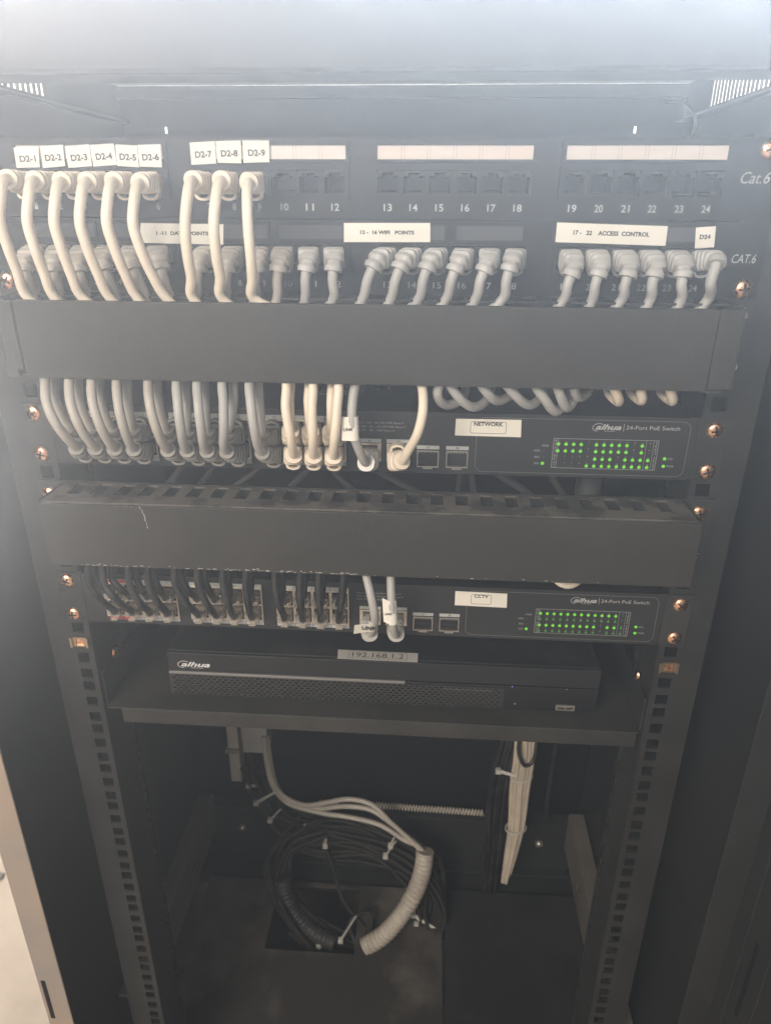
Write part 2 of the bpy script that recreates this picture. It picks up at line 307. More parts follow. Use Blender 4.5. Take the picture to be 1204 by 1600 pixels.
SWITCH_ENDS = [(0,0,[(-201.6,-34,223.4),(-197.8,-44,210),(-193,-46,196.4),(-191,-33,178.3),(-195.5,-13,168.3),(-195.5,-3,168.3)]),(0,1,[(-185.6,-34,223.8),(-182.2,-44,210.3),(-178.3,-46,196.5),(-177.9,-33,178.3),(-181.5,-13,168.3),(-181.5,-3,168.3)]),(0,2,[(-170.9,-34,224),(-167.7,-44,210.5),(-164.5,-46,196.6),(-164.7,-33,178.3),(-167.5,-13,168.3),(-167.5,-3,168.3)]),(0,3,[(-154.2,-34,224.4),(-151.4,-44,210.8),(-149.4,-46,196.8),(-151.6,-33,178.3),(-153.5,-13,168.3),(-153.5,-3,168.3)]),(0,4,[(-133.8,-34,224.8),(-131.1,-44,211.1),(-128.4,-46,196.9),(-128.6,-33,178.3),(-129,-13,168.3),(-129,-3,168.3)]),(0,5,[(-115.2,-34,225.2),(-113.1,-44,211.4),(-112.3,-46,197.1),(-115.5,-33,178.3),(-115,-13,168.3),(-115,-3,168.3)]),(0,6,[(-102,-34,225.4),(-100.1,-44,211.6),(-99.3,-46,197.2),(-102.3,-33,178.3),(-101,-13,168.3),(-101,-3,168.3)]),(0,7,[(-85.7,-34,225.7),(-84,-44,211.8),(-84.5,-46,197.3),(-89.2,-33,178.3),(-87,-13,168.3),(-87,-3,168.3)]),(0,8,[(-68.6,-34,226.1),(-66.8,-44,212),(-65.3,-46,197.4),(-65.9,-33,178.3),(-62.2,-13,168.3),(-62.2,-3,168.3)]),(0,9,[(-46.7,-34,226.5),(-45.5,-42,209.2),(-43.5,-43,193),(-44.4,-31,176.1),(-48.2,-13,168.3),(-48.2,-3,168.3)]),(0,10,[(-29.8,-34,226.9),(-29.1,-42,209.5),(-29,-43,193.1),(-31.2,-31,176.1),(-34.2,-13,168.3),(-34.2,-3,168.3)]),(0,11,[(-13.8,-34,227.2),(-13.4,-42,209.7),(-14.9,-43,193.3),(-18,-31,176.1),(-20.2,-13,168.3),(-20.2,-3,168.3)]),(1,0,[(-201.2,-24,221.2),(-199.6,-30,209.1),(-195.9,-32,198.4),(-192.1,-27,186.1),(-195.5,-13,182.3),(-195.5,-3,182.3)]),(1,1,[(-184.8,-24,221.5),(-183.4,-30,209.4),(-180.8,-32,198.5),(-178.7,-27,186.1),(-181.5,-13,182.3),(-181.5,-3,182.3)]),(1,2,[(-170.7,-24,221.8),(-169.4,-30,209.6),(-167,-32,198.7),(-165.4,-27,186.1),(-167.5,-13,182.3),(-167.5,-3,182.3)]),(1,3,[(-151.9,-24,222.1),(-151,-30,209.9),(-150.5,-32,198.8),(-152,-27,186.1),(-153.5,-13,182.3),(-153.5,-3,182.3)]),(1,4,[(-132,-24,222.5),(-130.9,-30,210.2),(-129.4,-32,199),(-128.7,-27,186.1),(-129,-13,182.3),(-129,-3,182.3)]),(1,5,[(-113,-24,222.9),(-112.3,-30,210.5),(-112.7,-32,199.1),(-115.3,-27,186.1),(-115,-13,182.3),(-115,-3,182.3)]),(1,6,[(-100.8,-24,223.2),(-100.1,-30,210.6),(-100.1,-32,199.2),(-102,-27,186.1),(-101,-13,182.3),(-101,-3,182.3)]),(1,7,[(-81.6,-24,223.5),(-81.3,-30,211),(-83.3,-32,199.4),(-88.6,-27,186.1),(-87,-13,182.3),(-87,-3,182.3)]),(1,8,[(-65.4,-24,223.9),(-64.7,-30,211.1),(-64.3,-32,199.5),(-65,-27,186.1),(-62.2,-13,182.3),(-62.2,-3,182.3)]),(1,9,[(-45.7,-25,224.5),(-45,-32,211.2),(-45.2,-32,199.5),(-47,-24,188),(-48.2,-13,182.3),(-48.2,-3,182.3)]),(1,10,[(-33.8,-25,224.7),(-33,-32,211.3),(-32.6,-32,199.5),(-33.7,-24,187.9),(-34.2,-13,182.3),(-34.2,-3,182.3)]),(1,11,[(-19.1,-25,225),(-18.5,-32,211.5),(-18.8,-32,199.6),(-20.2,-24,187.9),(-20.2,-13,182.3),(-20.2,-3,182.3)])]
PORT25 = [(-1.1,-30,226.5),(-4.4,-38,210.2),(-3.6,-40,194.2),(-0.3,-34,179.1),(2.2,-26,169.3),(4,-13,166.5),(3.5,-3,168.5)]
PORT26 = [(36.9,-30,227.3),(39.8,-42,212.3),(37.1,-45,196.8),(31.2,-38,182.6),(27.7,-30,173.3),(22.5,-13,166.5),(23,-3,168.5)]
LOOPS = [[(51.5,-30,227.6),(48.3,-30,217.4),(53.5,-22,208.4),(64.9,-8,209.2),(67.9,6,222),(69.9,30,232),(70.9,120,232)],[(54.7,-30,227.6),(62.3,-30,214.9),(71.9,-22,207.2),(81.6,-8,209.6),(84.6,6,222),(86.6,30,232),(87.6,120,232)],[(73.5,-30,228),(79.7,-30,218.1),(87,-22,211.7),(97.1,-8,213.4),(100.1,6,222),(102.1,30,232),(103.1,120,232)],[(88.4,-30,228.3),(95.8,-30,218.4),(106.6,-22,209.2),(116.2,-8,212.1),(119.2,6,222),(121.2,30,232),(122.2,120,232)],[(106.3,-30,228.6),(114.5,-30,216),(123.8,-22,205.4),(132,-8,210.7),(135,6,222),(137,30,232),(138,120,232)],[(120.3,-30,228.9),(123.6,-30,219),(130.8,-22,208.1),(138.2,-8,213.4),(141.2,6,222),(143.2,30,232),(144.2,120,232)],[(133.8,-30,229.2),(132.1,-30,223.6),(136.8,-22,215.2),(145.4,-8,215.2),(148.4,6,222),(150.4,30,232),(151.4,120,232)],[(151.8,-30,229.6),(156.6,-30,222.5),(162.1,-22,212.5),(158.4,-8,215.5),(161.4,6,222),(163.4,30,232),(164.4,120,232)],[(168.3,-30,229.9),(172,-30,222.8),(176.1,-22,213.6),(172.5,-8,215.8),(175.5,6,222),(177.5,30,232),(178.5,120,232)],[(186.1,-30,230.2),(189.5,-30,223.2),(195,-22,213.7),(191.4,-8,216.2),(194.4,6,222),(196.4,30,232),(197.4,120,232)]]
BLACK_ENDS = [(0,0,[(-197.9,-30,88.2),(-198.3,-32,71.3),(-191.8,-33,60.3),(-191.1,-17,41.4),(-195.5,-9,35)]),(0,1,[(-187,-30,88.6),(-187,-32,71.6),(-179.7,-33,60.4),(-177.5,-17,41.4),(-181.5,-9,35)]),(0,2,[(-167.6,-30,89.4),(-168.3,-32,72.2),(-163.4,-33,60.7),(-163.9,-17,41.4),(-167.5,-9,35)]),(0,3,[(-153.5,-30,89.9),(-154.2,-32,72.6),(-149.7,-33,60.8),(-150.3,-17,41.4),(-153.5,-9,35)]),(0,4,[(-134.3,-30,90.7),(-134.4,-32,73.1),(-128.5,-33,61.1),(-126.5,-17,41.4),(-129,-9,35)]),(0,5,[(-117.1,-30,91.4),(-117.5,-32,73.6),(-113.3,-33,61.3),(-112.9,-17,41.4),(-115,-9,35)]),(0,6,[(-98.5,-30,92.1),(-99.5,-32,74.2),(-97.3,-33,61.6),(-99.3,-17,41.4),(-101,-9,35)]),(0,7,[(-81.9,-30,92.8),(-83.2,-32,74.7),(-82.3,-33,61.8),(-85.6,-17,41.4),(-87,-9,35)]),(0,8,[(-61.3,-30,93.6),(-62,-32,75.2),(-59.6,-33,62.1),(-60.1,-17,41.5),(-62.2,-9,35)]),(0,9,[(-43.5,-30,94.3),(-44.6,-32,75.8),(-44.1,-33,62.4),(-46.5,-17,41.5),(-48.2,-9,35)]),(0,10,[(-29.9,-30,94.8),(-31,-32,76.1),(-30.6,-33,62.5),(-32.9,-17,41.5),(-34.2,-9,35)]),(0,11,[(-12.3,-30,95.6),(-13.7,-32,76.7),(-15.1,-33,62.8),(-19.2,-17,41.5),(-20.2,-9,35)]),(1,0,[(-197.6,-20,82.9),(-197,-24,71.7),(-192.6,-25,65.5),(-192.6,-14,53.8),(-195.5,-9,49)]),(1,1,[(-185.5,-20,83.4),(-184.8,-24,72),(-179.9,-25,65.6),(-178.9,-14,53.8),(-181.5,-9,49)]),(1,2,[(-166.2,-20,84.2),(-166.2,-24,72.6),(-163.6,-25,65.9),(-165.2,-14,53.8),(-167.5,-9,49)]),(1,3,[(-152.7,-20,84.7),(-152.7,-24,72.9),(-150.1,-25,66),(-151.5,-14,53.8),(-153.5,-9,49)]),(1,4,[(-133.1,-20,85.5),(-132.7,-24,73.4),(-128.6,-25,66.2),(-127.5,-14,53.8),(-129,-9,49)]),(1,5,[(-115.5,-20,86.2),(-115.6,-24,73.9),(-113.1,-25,66.5),(-113.8,-14,53.8),(-115,-9,49)]),(1,6,[(-97.5,-20,86.9),(-98.1,-24,74.5),(-97.5,-25,66.7),(-100.2,-14,53.8),(-101,-9,49)]),(1,7,[(-80.6,-20,87.6),(-81.6,-24,74.9),(-82.3,-25,67),(-86.4,-14,53.8),(-87,-9,49)]),(1,8,[(-58.1,-20,88.5),(-58.8,-24,75.6),(-58.5,-25,67.3),(-60.7,-14,53.9),(-62.2,-9,49)]),(1,9,[(-41.4,-20,89.2),(-42.4,-24,76.1),(-43.5,-25,67.5),(-47.1,-14,53.9),(-48.2,-9,49)]),(1,10,[(-27.9,-20,89.7),(-29,-24,76.4),(-30,-25,67.7),(-33.3,-14,53.9),(-34.2,-9,49)]),(1,11,[(-11.8,-20,90.3),(-13.1,-24,76.9),(-15.2,-25,67.9),(-19.6,-14,53.9),(-20.2,-9,49)])]
LINKA = [(1.8,-28,92.5),(6.7,-38,75.3),(9.3,-38,58.8),(7.3,-30,42.9),(4.2,-22,33.1),(3,-10,34.2),(3,-3,35.2)]
LINKB = [(19.8,-28,93.3),(21,-38,76),(22.1,-40,60.6),(22.8,-34,44.6),(24.3,-26,35.6),(22.5,-10,33.2),(23,-3,35.2)]
SAG = [(133.8,-25,91.2),(136.8,-26,85.3),(144.2,-24,81.5),(151.4,-20,82.6),(154.9,-14,85.1)]
GREYC_IN = [[(-177.4,322,-372.9),(-174.6,318,-416.1),(-167,312,-452.1),(-151.2,308,-471.5),(-121.7,300,-477.3),(-87.3,292,-461.6),(-54.1,285,-446),(-21.9,280,-448.1),(5.7,272,-471.2),(33.3,262,-490.9),(54.5,255,-509.5)],[(-175.5,325,-375.4),(-171.2,320,-429.7),(-163.9,314,-457.5),(-146.8,308,-477.4),(-107.8,300,-482.5),(-59.5,290,-464.8),(-22.3,283,-462),(10.2,272,-476.9),(37.9,262,-494.2),(59,253,-510.5)],[(-178.1,318,-369.5),(-176.3,316,-420.3),(-167.8,310,-456.3),(-147.9,304,-478.4),(-97.6,294,-484.1),(-50.2,286,-481.9),(-8.1,276,-482.7),(24.3,266,-496.1),(47.1,260,-503.5),(49.3,250,-512.8)]]
CONDUIT = [(55.2,255,-503.3),(52.5,245,-528.9),(44.4,232,-551.4),(27.7,215,-575.7),(2.2,200,-603.1),(-23.9,192,-620.7)]
TRUNKP = [(-146.7,240,-555.2),(-131.2,225,-597.1),(-100.6,212,-623.1),(-68.5,203,-632.8)]
BLACKLOOPS = [[(-199.3,322,-433.5),(-176.3,310,-487.9),(-128.2,300,-518),(-60.7,292,-516.7),(5.6,280,-523.3),(60,262,-548.7),(77.1,240,-597.4),(65.1,215,-644.5),(11.4,200,-658.1),(-61.2,200,-649.3),(-126.2,215,-609.7),(-155.9,235,-573),(-150.4,262,-540.9),(-115.9,285,-513.3)],[(-197.9,324,-447.5),(-172.8,312,-502.3),(-119.5,302,-532.3),(-51.5,292,-528.7),(15.1,278,-539.4),(67,258,-569),(73.3,235,-617.6),(47.3,212,-658.3),(-15.8,200,-665.1),(-89.2,205,-643),(-140.6,222,-594),(-161.9,245,-560.1),(-142.2,272,-526.3),(-97.7,290,-504.8)],[(-195.6,320,-455.8),(-158.3,308,-516.1),(-100.4,298,-552.3),(-22.8,286,-545.3),(34.3,268,-558.1),(61.5,246,-593.5),(55.7,222,-635),(11.1,206,-657.4),(-52.7,203,-662.3),(-117.7,214,-627.5)],[(-206.4,322,-440.1),(-196.4,314,-487.2),(-157.5,306,-507.5),(-99.5,300,-515.7),(-41.7,290,-513),(24.4,275,-528.8),(53.3,258,-570.2),(65.7,238,-609),(63.6,212,-653.9)],[(-100,298,-539.3),(-88.7,280,-569.8),(-62.5,255,-603),(-32.1,230,-620.9),(-25.5,208,-630.2)],[(-33.8,200,-633.1),(-49.2,220,-609.1),(-27.5,232,-596.6),(-12.7,218,-616.1),(-17.5,200,-638.1)]]
WBUNDLE = [(186.6,305,-335.2),(187.1,302,-365.8),(183.8,297,-418.5),(182.8,290,-483),(177,282,-537),(172.2,276,-579.3)]
BBUNDLE = [(169.9,318,-347.6),(161.7,312,-388),(155,306,-453.3),(154,298,-531.7),(151.2,290,-614.6)]
BLOOP = [(176.5,296,-328.1),(175.6,288,-348.3),(185.3,284,-368.3),(195.6,288,-363.5),(199.4,296,-337.5)]
TIES = [[(-194,305,-484.1),(-162.8,300,-455.8)],[(-173.7,300,-511.3),(-156.1,296,-484.4)],[(-207.9,320,-466.5),(-193.2,316,-461.5)],[(-123.4,292,-528),(-120.6,292,-506.2)],[(-91,288,-542.8),(-89.5,288,-524.7)],[(-0.6,262,-525.9),(13.8,258,-491.7)],[(6.5,262,-505.4),(11.8,262,-487.8)],[(-60.1,208,-633.6),(-38.6,216,-592.2)],[(41,235,-607.4),(73.4,226,-621.4)],[(41.7,225,-627.1),(72.8,210,-656.9)],[(46,230,-620.1),(75.7,220,-634.3)],[(-97.4,196,-655.3),(-90.9,200,-636.1)],[(151.8,296,-390.9),(176.2,292,-394.5)],[(-90,200,-636),(-95.9,198,-655.4)]]
REARC = [[(-227.2,30,136.2),(-227,42,110)],[(1.7,90,120.8),(39.6,102,94)],[(71.9,110,115.5),(70.7,122,86.8)],[(78.9,90,123.1),(83.6,102,95.4)],[(95.4,70,130.9),(129.4,82,105)],[(136.5,60,135.8),(153.4,72,109.9)],[(-59.7,100,115.4),(-85.9,112,85.9)],[(-36.1,90,119.7),(-16,102,92.2)],[(-99.1,80,121.6),(-132,92,92.6)],[(-143.7,100,112.9),(-167.7,112,83.3)],[(-168.3,90,115.9),(-193.1,102,86.5)]]
CURVE = [(251.7,300,412.1),(263.9,290,410.9),(271.3,280,402.3),(272,270,392.7),(267,262,381),(259.1,262,367.7)]
# ================================================================ the setting
bm = bmesh.new(); plate(bm, -2200, 2200, -1800, 2200, -700, -20, [], 'z')
tag(obj('floor', bm, CONC), kind='structure')
tag(obj('wall', B(-2200, 2200, 1500, 1520, -700, 1200), mat('wall_paint', (0.72, 0.69, 0.64), 0.8, vary=0.05, scale=3)), kind='structure')
bm = bmesh.new(); cyl(bm, (-880, 330, -694.5), (1, -0.03, 0), 5, 246, 12)
tag(obj('steel_rod', bm, mat('rod_steel', (0.25, 0.24, 0.23), 0.5, metal=0.4), smooth=40), 'thin grey steel rod lying on the concrete floor left of the cabinet', 'rod')
# ================================================================ cabinet
cab = thing('rack_cabinet', 'black steel network cabinet standing open with all the equipment inside', 'cabinet', (0, 150, -700))
WX, WT, Y0, Y1, ZT, ZB = 285, 15, -57, 350, 434, -690
for sx in (-1, 1):
    ylo, yhi = (112, 205) if sx < 0 else (112, 292)
    n = int((yhi-ylo)/8.6); holes = [(ylo+8.6*i, ylo+8.6*i+5.6, 406.5, 427) for i in range(n)]
    bm = bmesh.new(); plate(bm, Y0+12, Y1, ZB, ZT, sx*WX, sx*1.5, holes, 'x')
    obj('side_panel', bm, CABI, cab)
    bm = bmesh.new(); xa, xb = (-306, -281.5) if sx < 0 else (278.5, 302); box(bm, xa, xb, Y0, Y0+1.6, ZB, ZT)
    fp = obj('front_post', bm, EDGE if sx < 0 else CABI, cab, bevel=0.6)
    bm = bmesh.new()
    if sx < 0:
        box(bm, -302.4, -298.2, Y0-0.3, Y0+1, -396, -341); obj('latch_slot', bm, DARK, fp)
    bm = bmesh.new(); x0, x1 = sorted((sx*283, sx*299)); box(bm, x0, x1, Y0+1.7, Y0+11.9, ZB, ZT); obj('post_return', bm, CABI, fp)
    bm = bmesh.new(); box(bm, min(sx*WX, sx*(WX-9)), max(sx*WX, sx*(WX-9)), 60, Y1-2, 400, 402.5)
    obj('side_ledge', bm, mat('ledge_steel', (0.09, 0.09, 0.09), 0.4), cab)
    # outer skin lips along the louvres
    bm = bmesh.new(); box(bm, min(sx*(WX-1.2), sx*WX), max(sx*(WX-1.2), sx*WX), ylo-14, yhi+6, 429.5, 432)
    obj('louvre_lip', bm, CABI, cab)
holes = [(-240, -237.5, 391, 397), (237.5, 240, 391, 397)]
bm = bmesh.new(); plate(bm, -WX, WX, ZB, ZT, Y1, 1.5, holes, 'y'); obj('back_panel', bm, mat('back_panel_shade', (0.007, 0.007, 0.008), 0.6, spec=0.15), cab)  # cabinet paint darkened here, deep interior shade put into the colour
bm = bmesh.new(); box(bm, -WX-WT, WX+WT, Y0, Y1+1, ZT+0.2, ZT+14)
pass
obj('ceiling_panel', bm, CABI, cab, bevel=0.5)
bm = bmesh.new(); box(bm, -WX, WX, Y1-6, Y1-0.5, 422, 432)
obj('rear_top_rail', bm, mat('rear_rail', (0.02, 0.02, 0.02), 0.5), cab)
bm = bmesh.new(); box(bm, -281, 278, Y0+0.2, -24, 386.5, ZT)
obj('front_top_beam', bm, mat('smooth_black', (0.012, 0.012, 0.012), 0.6), cab, bevel=2.5)
# bottom
bm = bmesh.new(); plate(bm, -269, 83, -50, 288, -620, -2, [(-162, -38, 180, 280)], 'z'); obj('floor_plate', bm, DUSTF, cab, bevel=0.8)
bm = bmesh.new(); plate(bm, 87, 284, -50, 290, -619, -2, [], 'z'); obj('floor_plate', bm, mat('plain_floor_plate', (0.018, 0.018, 0.019), 0.5, vary=0.7, scale=12), cab, bevel=0.8)
bm = bmesh.new(); box(bm, -WX, WX, 290, Y1-1, -640, -628)
obj('base_frame', bm, CABI, cab)
bm = bmesh.new(); box(bm, -190, -10, 120, 330, -692, -689); obj('dark_hole_backing', bm, mat('hole_backing', (0.03, 0.028, 0.025), 0.6, vary=0.4, scale=12), cab)  # dark sheet added below the opening, hides the bright floor under it
bm = bmesh.new(); box(bm, -274, 274, 332, 337, -617, -506); box(bm, -274, 274, 316, 331.9, -508.5, -506); box(bm, -274, 274, 318, 331.9, -617, -614)
cb = obj('rear_cross_beam', bm, CABI, cab, bevel=0.6)
for x, z in ((-227, -563), (227, -561)):
    bm = bmesh.new(); cyl(bm, (x, 332, z), (0, -1, 0), 6.5, 3, 6); dome(bm, (x, 329, z), (0, -1, 0), 4.5, 3)
    obj('bolt', bm, ZINC, cb, smooth=40)
for sx in (-1, 1):
    bm = bmesh.new(); x0, x1 = sorted((sx*262, sx*281)); 
    box(bm, x0, x1, 20, 314, -484, -480); xa = sx*260; plate(bm, 20, 314, -545, -480.2, xa, sx*1.9, [(70, 84, -520, -508), (210, 224, -520, -508)], 'x')
    obj('side_brace', bm, mat('brace_steel', (0.10, 0.091, 0.080), 0.45, vary=0.3, scale=10), cab, bevel=0.5)
# mounting rails
for sx in (-1, 1):
    rail = None; holes = []
    for k in range(-28, 44):
        u, r = divmod(k, 3); z = -(u*44.45+(0, 15.875, 31.75)[r])
        if -600 < z < 358: holes.append((sx*232.5-4.75, sx*232.5+4.75, z-4.75, z+4.75))
    bm = bmesh.new(); u0, u1 = sorted((sx*223, sx*258)); plate(bm, u0, u1, -615, 364, 0.0, 2.0, holes, 'y')
    rail = obj('mounting_rail', bm, mat('rail_steel', (0.020, 0.0195, 0.019), 0.45, vary=0.35, scale=20, bump=0.25, bscale=1500), cab)
    bm = bmesh.new(); slots = [(41, 45, -606+12.7*i, -606+12.7*i+7) for i in range(76)]
    plate(bm, 2.2, 50, -615, 364, sx*223, sx*1.8, slots, 'x'); box(bm, *sorted((sx*256, sx*258)), 2.2, 36, -615, 364)
    obj('rail_web', bm, STEEL, rail)
    # the cage nut left empty below the lower switch
    bm = bmesh.new(); x = sx*232.5
    plate(bm, x-6.2, x+6.2, -4.4, 4.4, -1.6, 1.4, [(x-3, x+3, -3, 3)], 'y'); box(bm, x-7.4, x-5.6, -3.2, -1.7, -4.5, 4.5); box(bm, x+5.6, x+7.4, -3.2, -1.7, -4.5, 4.5)
    cn = obj('cage_nut', bm, mat('brass_zinc', (0.50, 0.38, 0.26), 0.3, metal=0.95), rail)
    bm = bmesh.new(); cyl(bm, (x, 0.5, 0), (0, -1, 0), 4.0, 1.2, 16); obj('threaded_core', bm, SCREWM, rail)
    for zz, yy in ((-30, 30),):
        bm = bmesh.new(); dome(bm, (sx*221.4, yy, zz), (-sx, 0, 0), 5, 3); obj('rail_bolt', bm, SCREWM, rail, smooth=60)
# open door on the right
hx, hy, ang = 302.6, -57.5, math.radians(-84)
door = thing('cabinet_door', 'dark cabinet door swung open at the right with a long narrow slot', 'door', (hx, hy, -680))
def DP(bm, a0, a1, t0, t1, z0, z1):
    vs = box(bm, a0, a1, t0, t1, z0, z1); ca, sa = math.cos(ang), math.sin(ang)
    for v in vs: v.co = Vector((hx+v.co.x*ca-v.co.y*sa, hy+v.co.x*sa+v.co.y*ca, v.co.z))
bm = bmesh.new(); DP(bm, -3, 62, 0, 22, -680, 430); DP(bm, 500, 560, 0, 22, -680, 430); DP(bm, 62.1, 499.9, 0, 22, -680, -620); DP(bm, 62.1, 499.9, 0, 22, 370, 430)
DP(bm, 14, 16, -1.5, -0.1, -670, 420); DP(bm, 44, 45.5, -1.5, -0.1, -670, 420)
dfm = obj('door_frame', bm, CABI, door, bevel=0.8)
bm = bmesh.new(); DP(bm, 62.1, 499.9, 8, 12, -619.9, 369.9); obj('door_panel', bm, mat('door_panel', (0.04, 0.039, 0.039), 0.5, vary=0.3, scale=8), door)
bm = bmesh.new(); DP(bm, 26, 30, -0.6, -0.1, -275, -190); obj('door_slot', bm, DARK, door)
# ================================================================ patch panels
GS = [-204.4, -94.8, 14.7, 124.5]
PXS = [g+15.52*i for g in GS for i in range(6)]
def jack(parent, x, z, w, h, y, depth=14, body=PLAST, name='port_jack', up=1, pins=None):
    bm = bmesh.new()
    plate(bm, x-w/2-0.9, x+w/2+0.9, z-h/2-0.9, z+h/2+0.9, y, 0.8, [(x-w/2, x+w/2, z-h/2, z+h/2)], 'y')
    for a in ((x-w/2-0.8, x-w/2, z-h/2-.8, z+h/2+.8), (x+w/2, x+w/2+0.8, z-h/2-.8, z+h/2+.8), (x-w/2, x+w/2, z-h/2-0.8, z-h/2), (x-w/2, x+w/2, z+h/2, z+h/2+0.8)):
        box(bm, a[0], a[1], y+0.8, y+depth, a[2], a[3])
    # corner steps of the opening
    for s in (-1, 1):
        xa, xb = sorted((x+s*w/2, x+s*(w/2-2.6))); za, zb = sorted((z+up*h/2, z+up*(h/2-1.9))); box(bm, xa, xb, y+0.3, y+depth, za, zb)
    box(bm, x-w/2, x+w/2, y+depth, y+depth+0.8, z-h/2, z+h/2, 1)
    for i in range(8): box(bm, x-3.6+1.02*i, x-3.2+1.02*i, y+3, y+depth, z-up*(h/2-0.9)-0.2, z-up*(h/2-0.9)+0.2, 2)
    return obj(name, bm, [body, DARK, pins or GOLD], parent)
# upper panel
p1 = thing('patch_panel', 'black patch panel at the very top with serif port numbers and D2 paper labels', 'patch panel', (0, 0, 317.5))
bm = bmesh.new(); ph = [(g-4, g+15.52*5+4, 331.5, 343.5) for g in GS]
mh = [(s*232.5-5, s*232.5+5, 317.5+q-3.3, 317.5+q+3.3) for s in (-1, 1) for q in (6.35, 38.1)]
plate(bm, -241, 241, 318, 361.8, -2.0, 1.6, [(g-9, g+86.5, 329, 346.5) for g in GS], 'y'); fpl = obj('front_plate', bm, PLAST, p1)
for gi, g in enumerate(GS):
    bm = bmesh.new(); plate(bm, g-9, g+86.5, 329, 346.5, -3.4, 3.0, [(PXS[gi*6+i]-6.7, PXS[gi*6+i]+6.7, 331, 344.4) for i in range(6)], 'y')
    box(bm, g-9, g+86.5, -4.2, -3.5, 328.4, 330.4)
    mb = obj('port_block', bm, PLAST, p1)
    for i in range(6): jack(mb, PXS[gi*6+i], 337.7, 11.6, 10.6, -2.6, pins=PLAST)
    bm = bmesh.new(); plate(bm, g-9, g+87, 348.6, 359.2, -3.6, 1.5, [(g-6.3, g+84.7, 350.2, 357.7)], 'y'); wf = obj('label_window', bm, PLAST, p1)
    x0, x1 = g-6.2, g+84.6
    bm = bmesh.new(); box(bm, x0, x1, -2.7, -2.2, 350.2, 357.6); cs = obj('card_strip', bm, CARD, wf)
    bm = bmesh.new()
    for i in range(1, 6):
        for d in (-0.9, 0.9): box(bm, x0+15.15*i+d-0.12, x0+15.15*i+d+0.12, -2.78, -2.72, 350.3, 357.5)
    obj('divider_line', bm, GINK, wf)
for gi in range(4):
    bm = bmesh.new()
    for i in range(6*gi, 6*gi+6): text(bm, str(i+1), PXS[i]+0.1, 322.2, 4.0, -2.1, 'c', bold=0.012, width=2.2 if i < 9 else 4.9)
    obj('port_numbering', bm, WINK, fpl)
bm = bmesh.new(); text(bm, 'Cat.6', 219.0, 338.0, 6.2, -2.1, 'l', shear=0.3, width=16.5)
obj('printed_mark', bm, WINK, fpl)
bm = bmesh.new(); box(bm, -220, 220, -0.3, 26, 318.5, 319.7); box(bm, -220, 220, 0, 22, 346.6, 360); obj('circuit_board', bm, PLAST, p1)
for s in (-1, 1): screw(p1, s*232.5, 317.5+38.1)
D2 = [
  ((-210.9,356.3),(-195.4,356.7),(-196.7,345.6),(-211.3,345.2)),
  ((-194.3,357.0),(-180.0,357.7),(-180.5,346.3),(-194.6,345.2)),
  ((-179.1,357.0),(-163.9,358.0),(-163.9,346.3),(-178.8,345.3)),
  ((-163.4,357.7),(-148.8,358.4),(-148.2,347.0),(-163.0,346.0)),
  ((-147.8,358.0),(-134.7,357.4),(-135.1,345.7),(-148.4,346.4)),
  ((-134.1,357.7),(-120.1,358.0),(-120.8,345.7),(-134.5,346.0)),
  ((-102.7,359.0),(-87.6,359.7),(-87.5,347.8),(-102.8,347.1)),
  ((-87.1,359.7),(-71.8,360.0),(-72.3,347.9),(-86.6,348.2)),
  ((-71.1,360.1),(-55.1,360.0),(-55.4,348.6),(-71.2,348.2)),
]
# NUM_LBL [(-138.6, 314.6), (-86.5, 314.2), (-87.6, 302.3), (-141.0, 303.0)]
# X [(-11.9, 315.4), (40.7, 315.7), (41.0, 304.8), (-12.1, 304.4)]
# X [(116.4, 316.5), (181.5, 314.8), (181.8, 303.8), (116.4, 305.4)]
# X [(197.9, 314.2), (209.3, 315.0), (210.3, 303.3), (199.2, 302.5)]
for i, q in enumerate(D2):
    cx = sum(p[0] for p in q)/4; cz = sum(p[1] for p in q)/4
    sl = math.atan2(q[1][1]-q[0][1], q[1][0]-q[0][0])
    sticker(p1, q, -4.3-0.35*(i % 2), [lambda b, y, i=i, cx=cx, cz=cz, sl=sl: text(b, 'D2-%d' % (i+1), cx+0.3, cz-2.3, 3.3, y, 'c', bold=0.035, width=10.2, rot=sl)], label='white square paper label printed D2-%d' % (i+1))
# lower patch panel
p2 = thing('patch_panel', 'black patch panel second from the top holding a full row of grey cords', 'patch panel', (0, 0, 273))
bm = bmesh.new(); plate(bm, -241, 241, 273.6, 317.3, -2.0, 1.6, [(g-9, g+86.5, 286, 304) for g in GS], 'y'); fp2 = obj('front_plate', bm, PLAST, p2)
for gi, g in enumerate(GS):
    bm = bmesh.new(); plate(bm, g-9, g+86.5, 286, 304, -3.0, 2.6, [(PXS[gi*6+i]-6.7, PXS[gi*6+i]+6.7, 289.4, 302.6) for i in range(6)], 'y')
    mb = obj('port_block', bm, PLAST, p2)
    for i in range(6): jack(mb, PXS[gi*6+i], 296, 11.6, 10.6, -2.4)
    bm = bmesh.new(); plate(bm, g-7, g+36.8, 304.6, 315.4, -2.9, 0.8, [(g-5, g+35, 306, 314)], 'y'); plate(bm, g+40, g+84, 304.6, 315.4, -2.9, 0.8, [(g+42, g+82, 306, 314)], 'y')
    wf = obj('label_window', bm, PLAST, p2)
    bm = bmesh.new(); box(bm, g-5, g+35, -2.5, -2.1, 306, 314); box(bm, g+42, g+82, -2.5, -2.1, 306, 314)
    obj('window_film', bm, mat('window_film', (0.07, 0.07, 0.075), 0.2), wf)
for gi in range(4):
    bm = bmesh.new()
    for i in range(6*gi, 6*gi+6): text(bm, str(i+1), PXS[i]+0.2, 277.6, 3.8, -2.1, 'c', width=2.2 if i < 9 else 4.9)
    obj('port_numbering', bm, WINK, fp2)
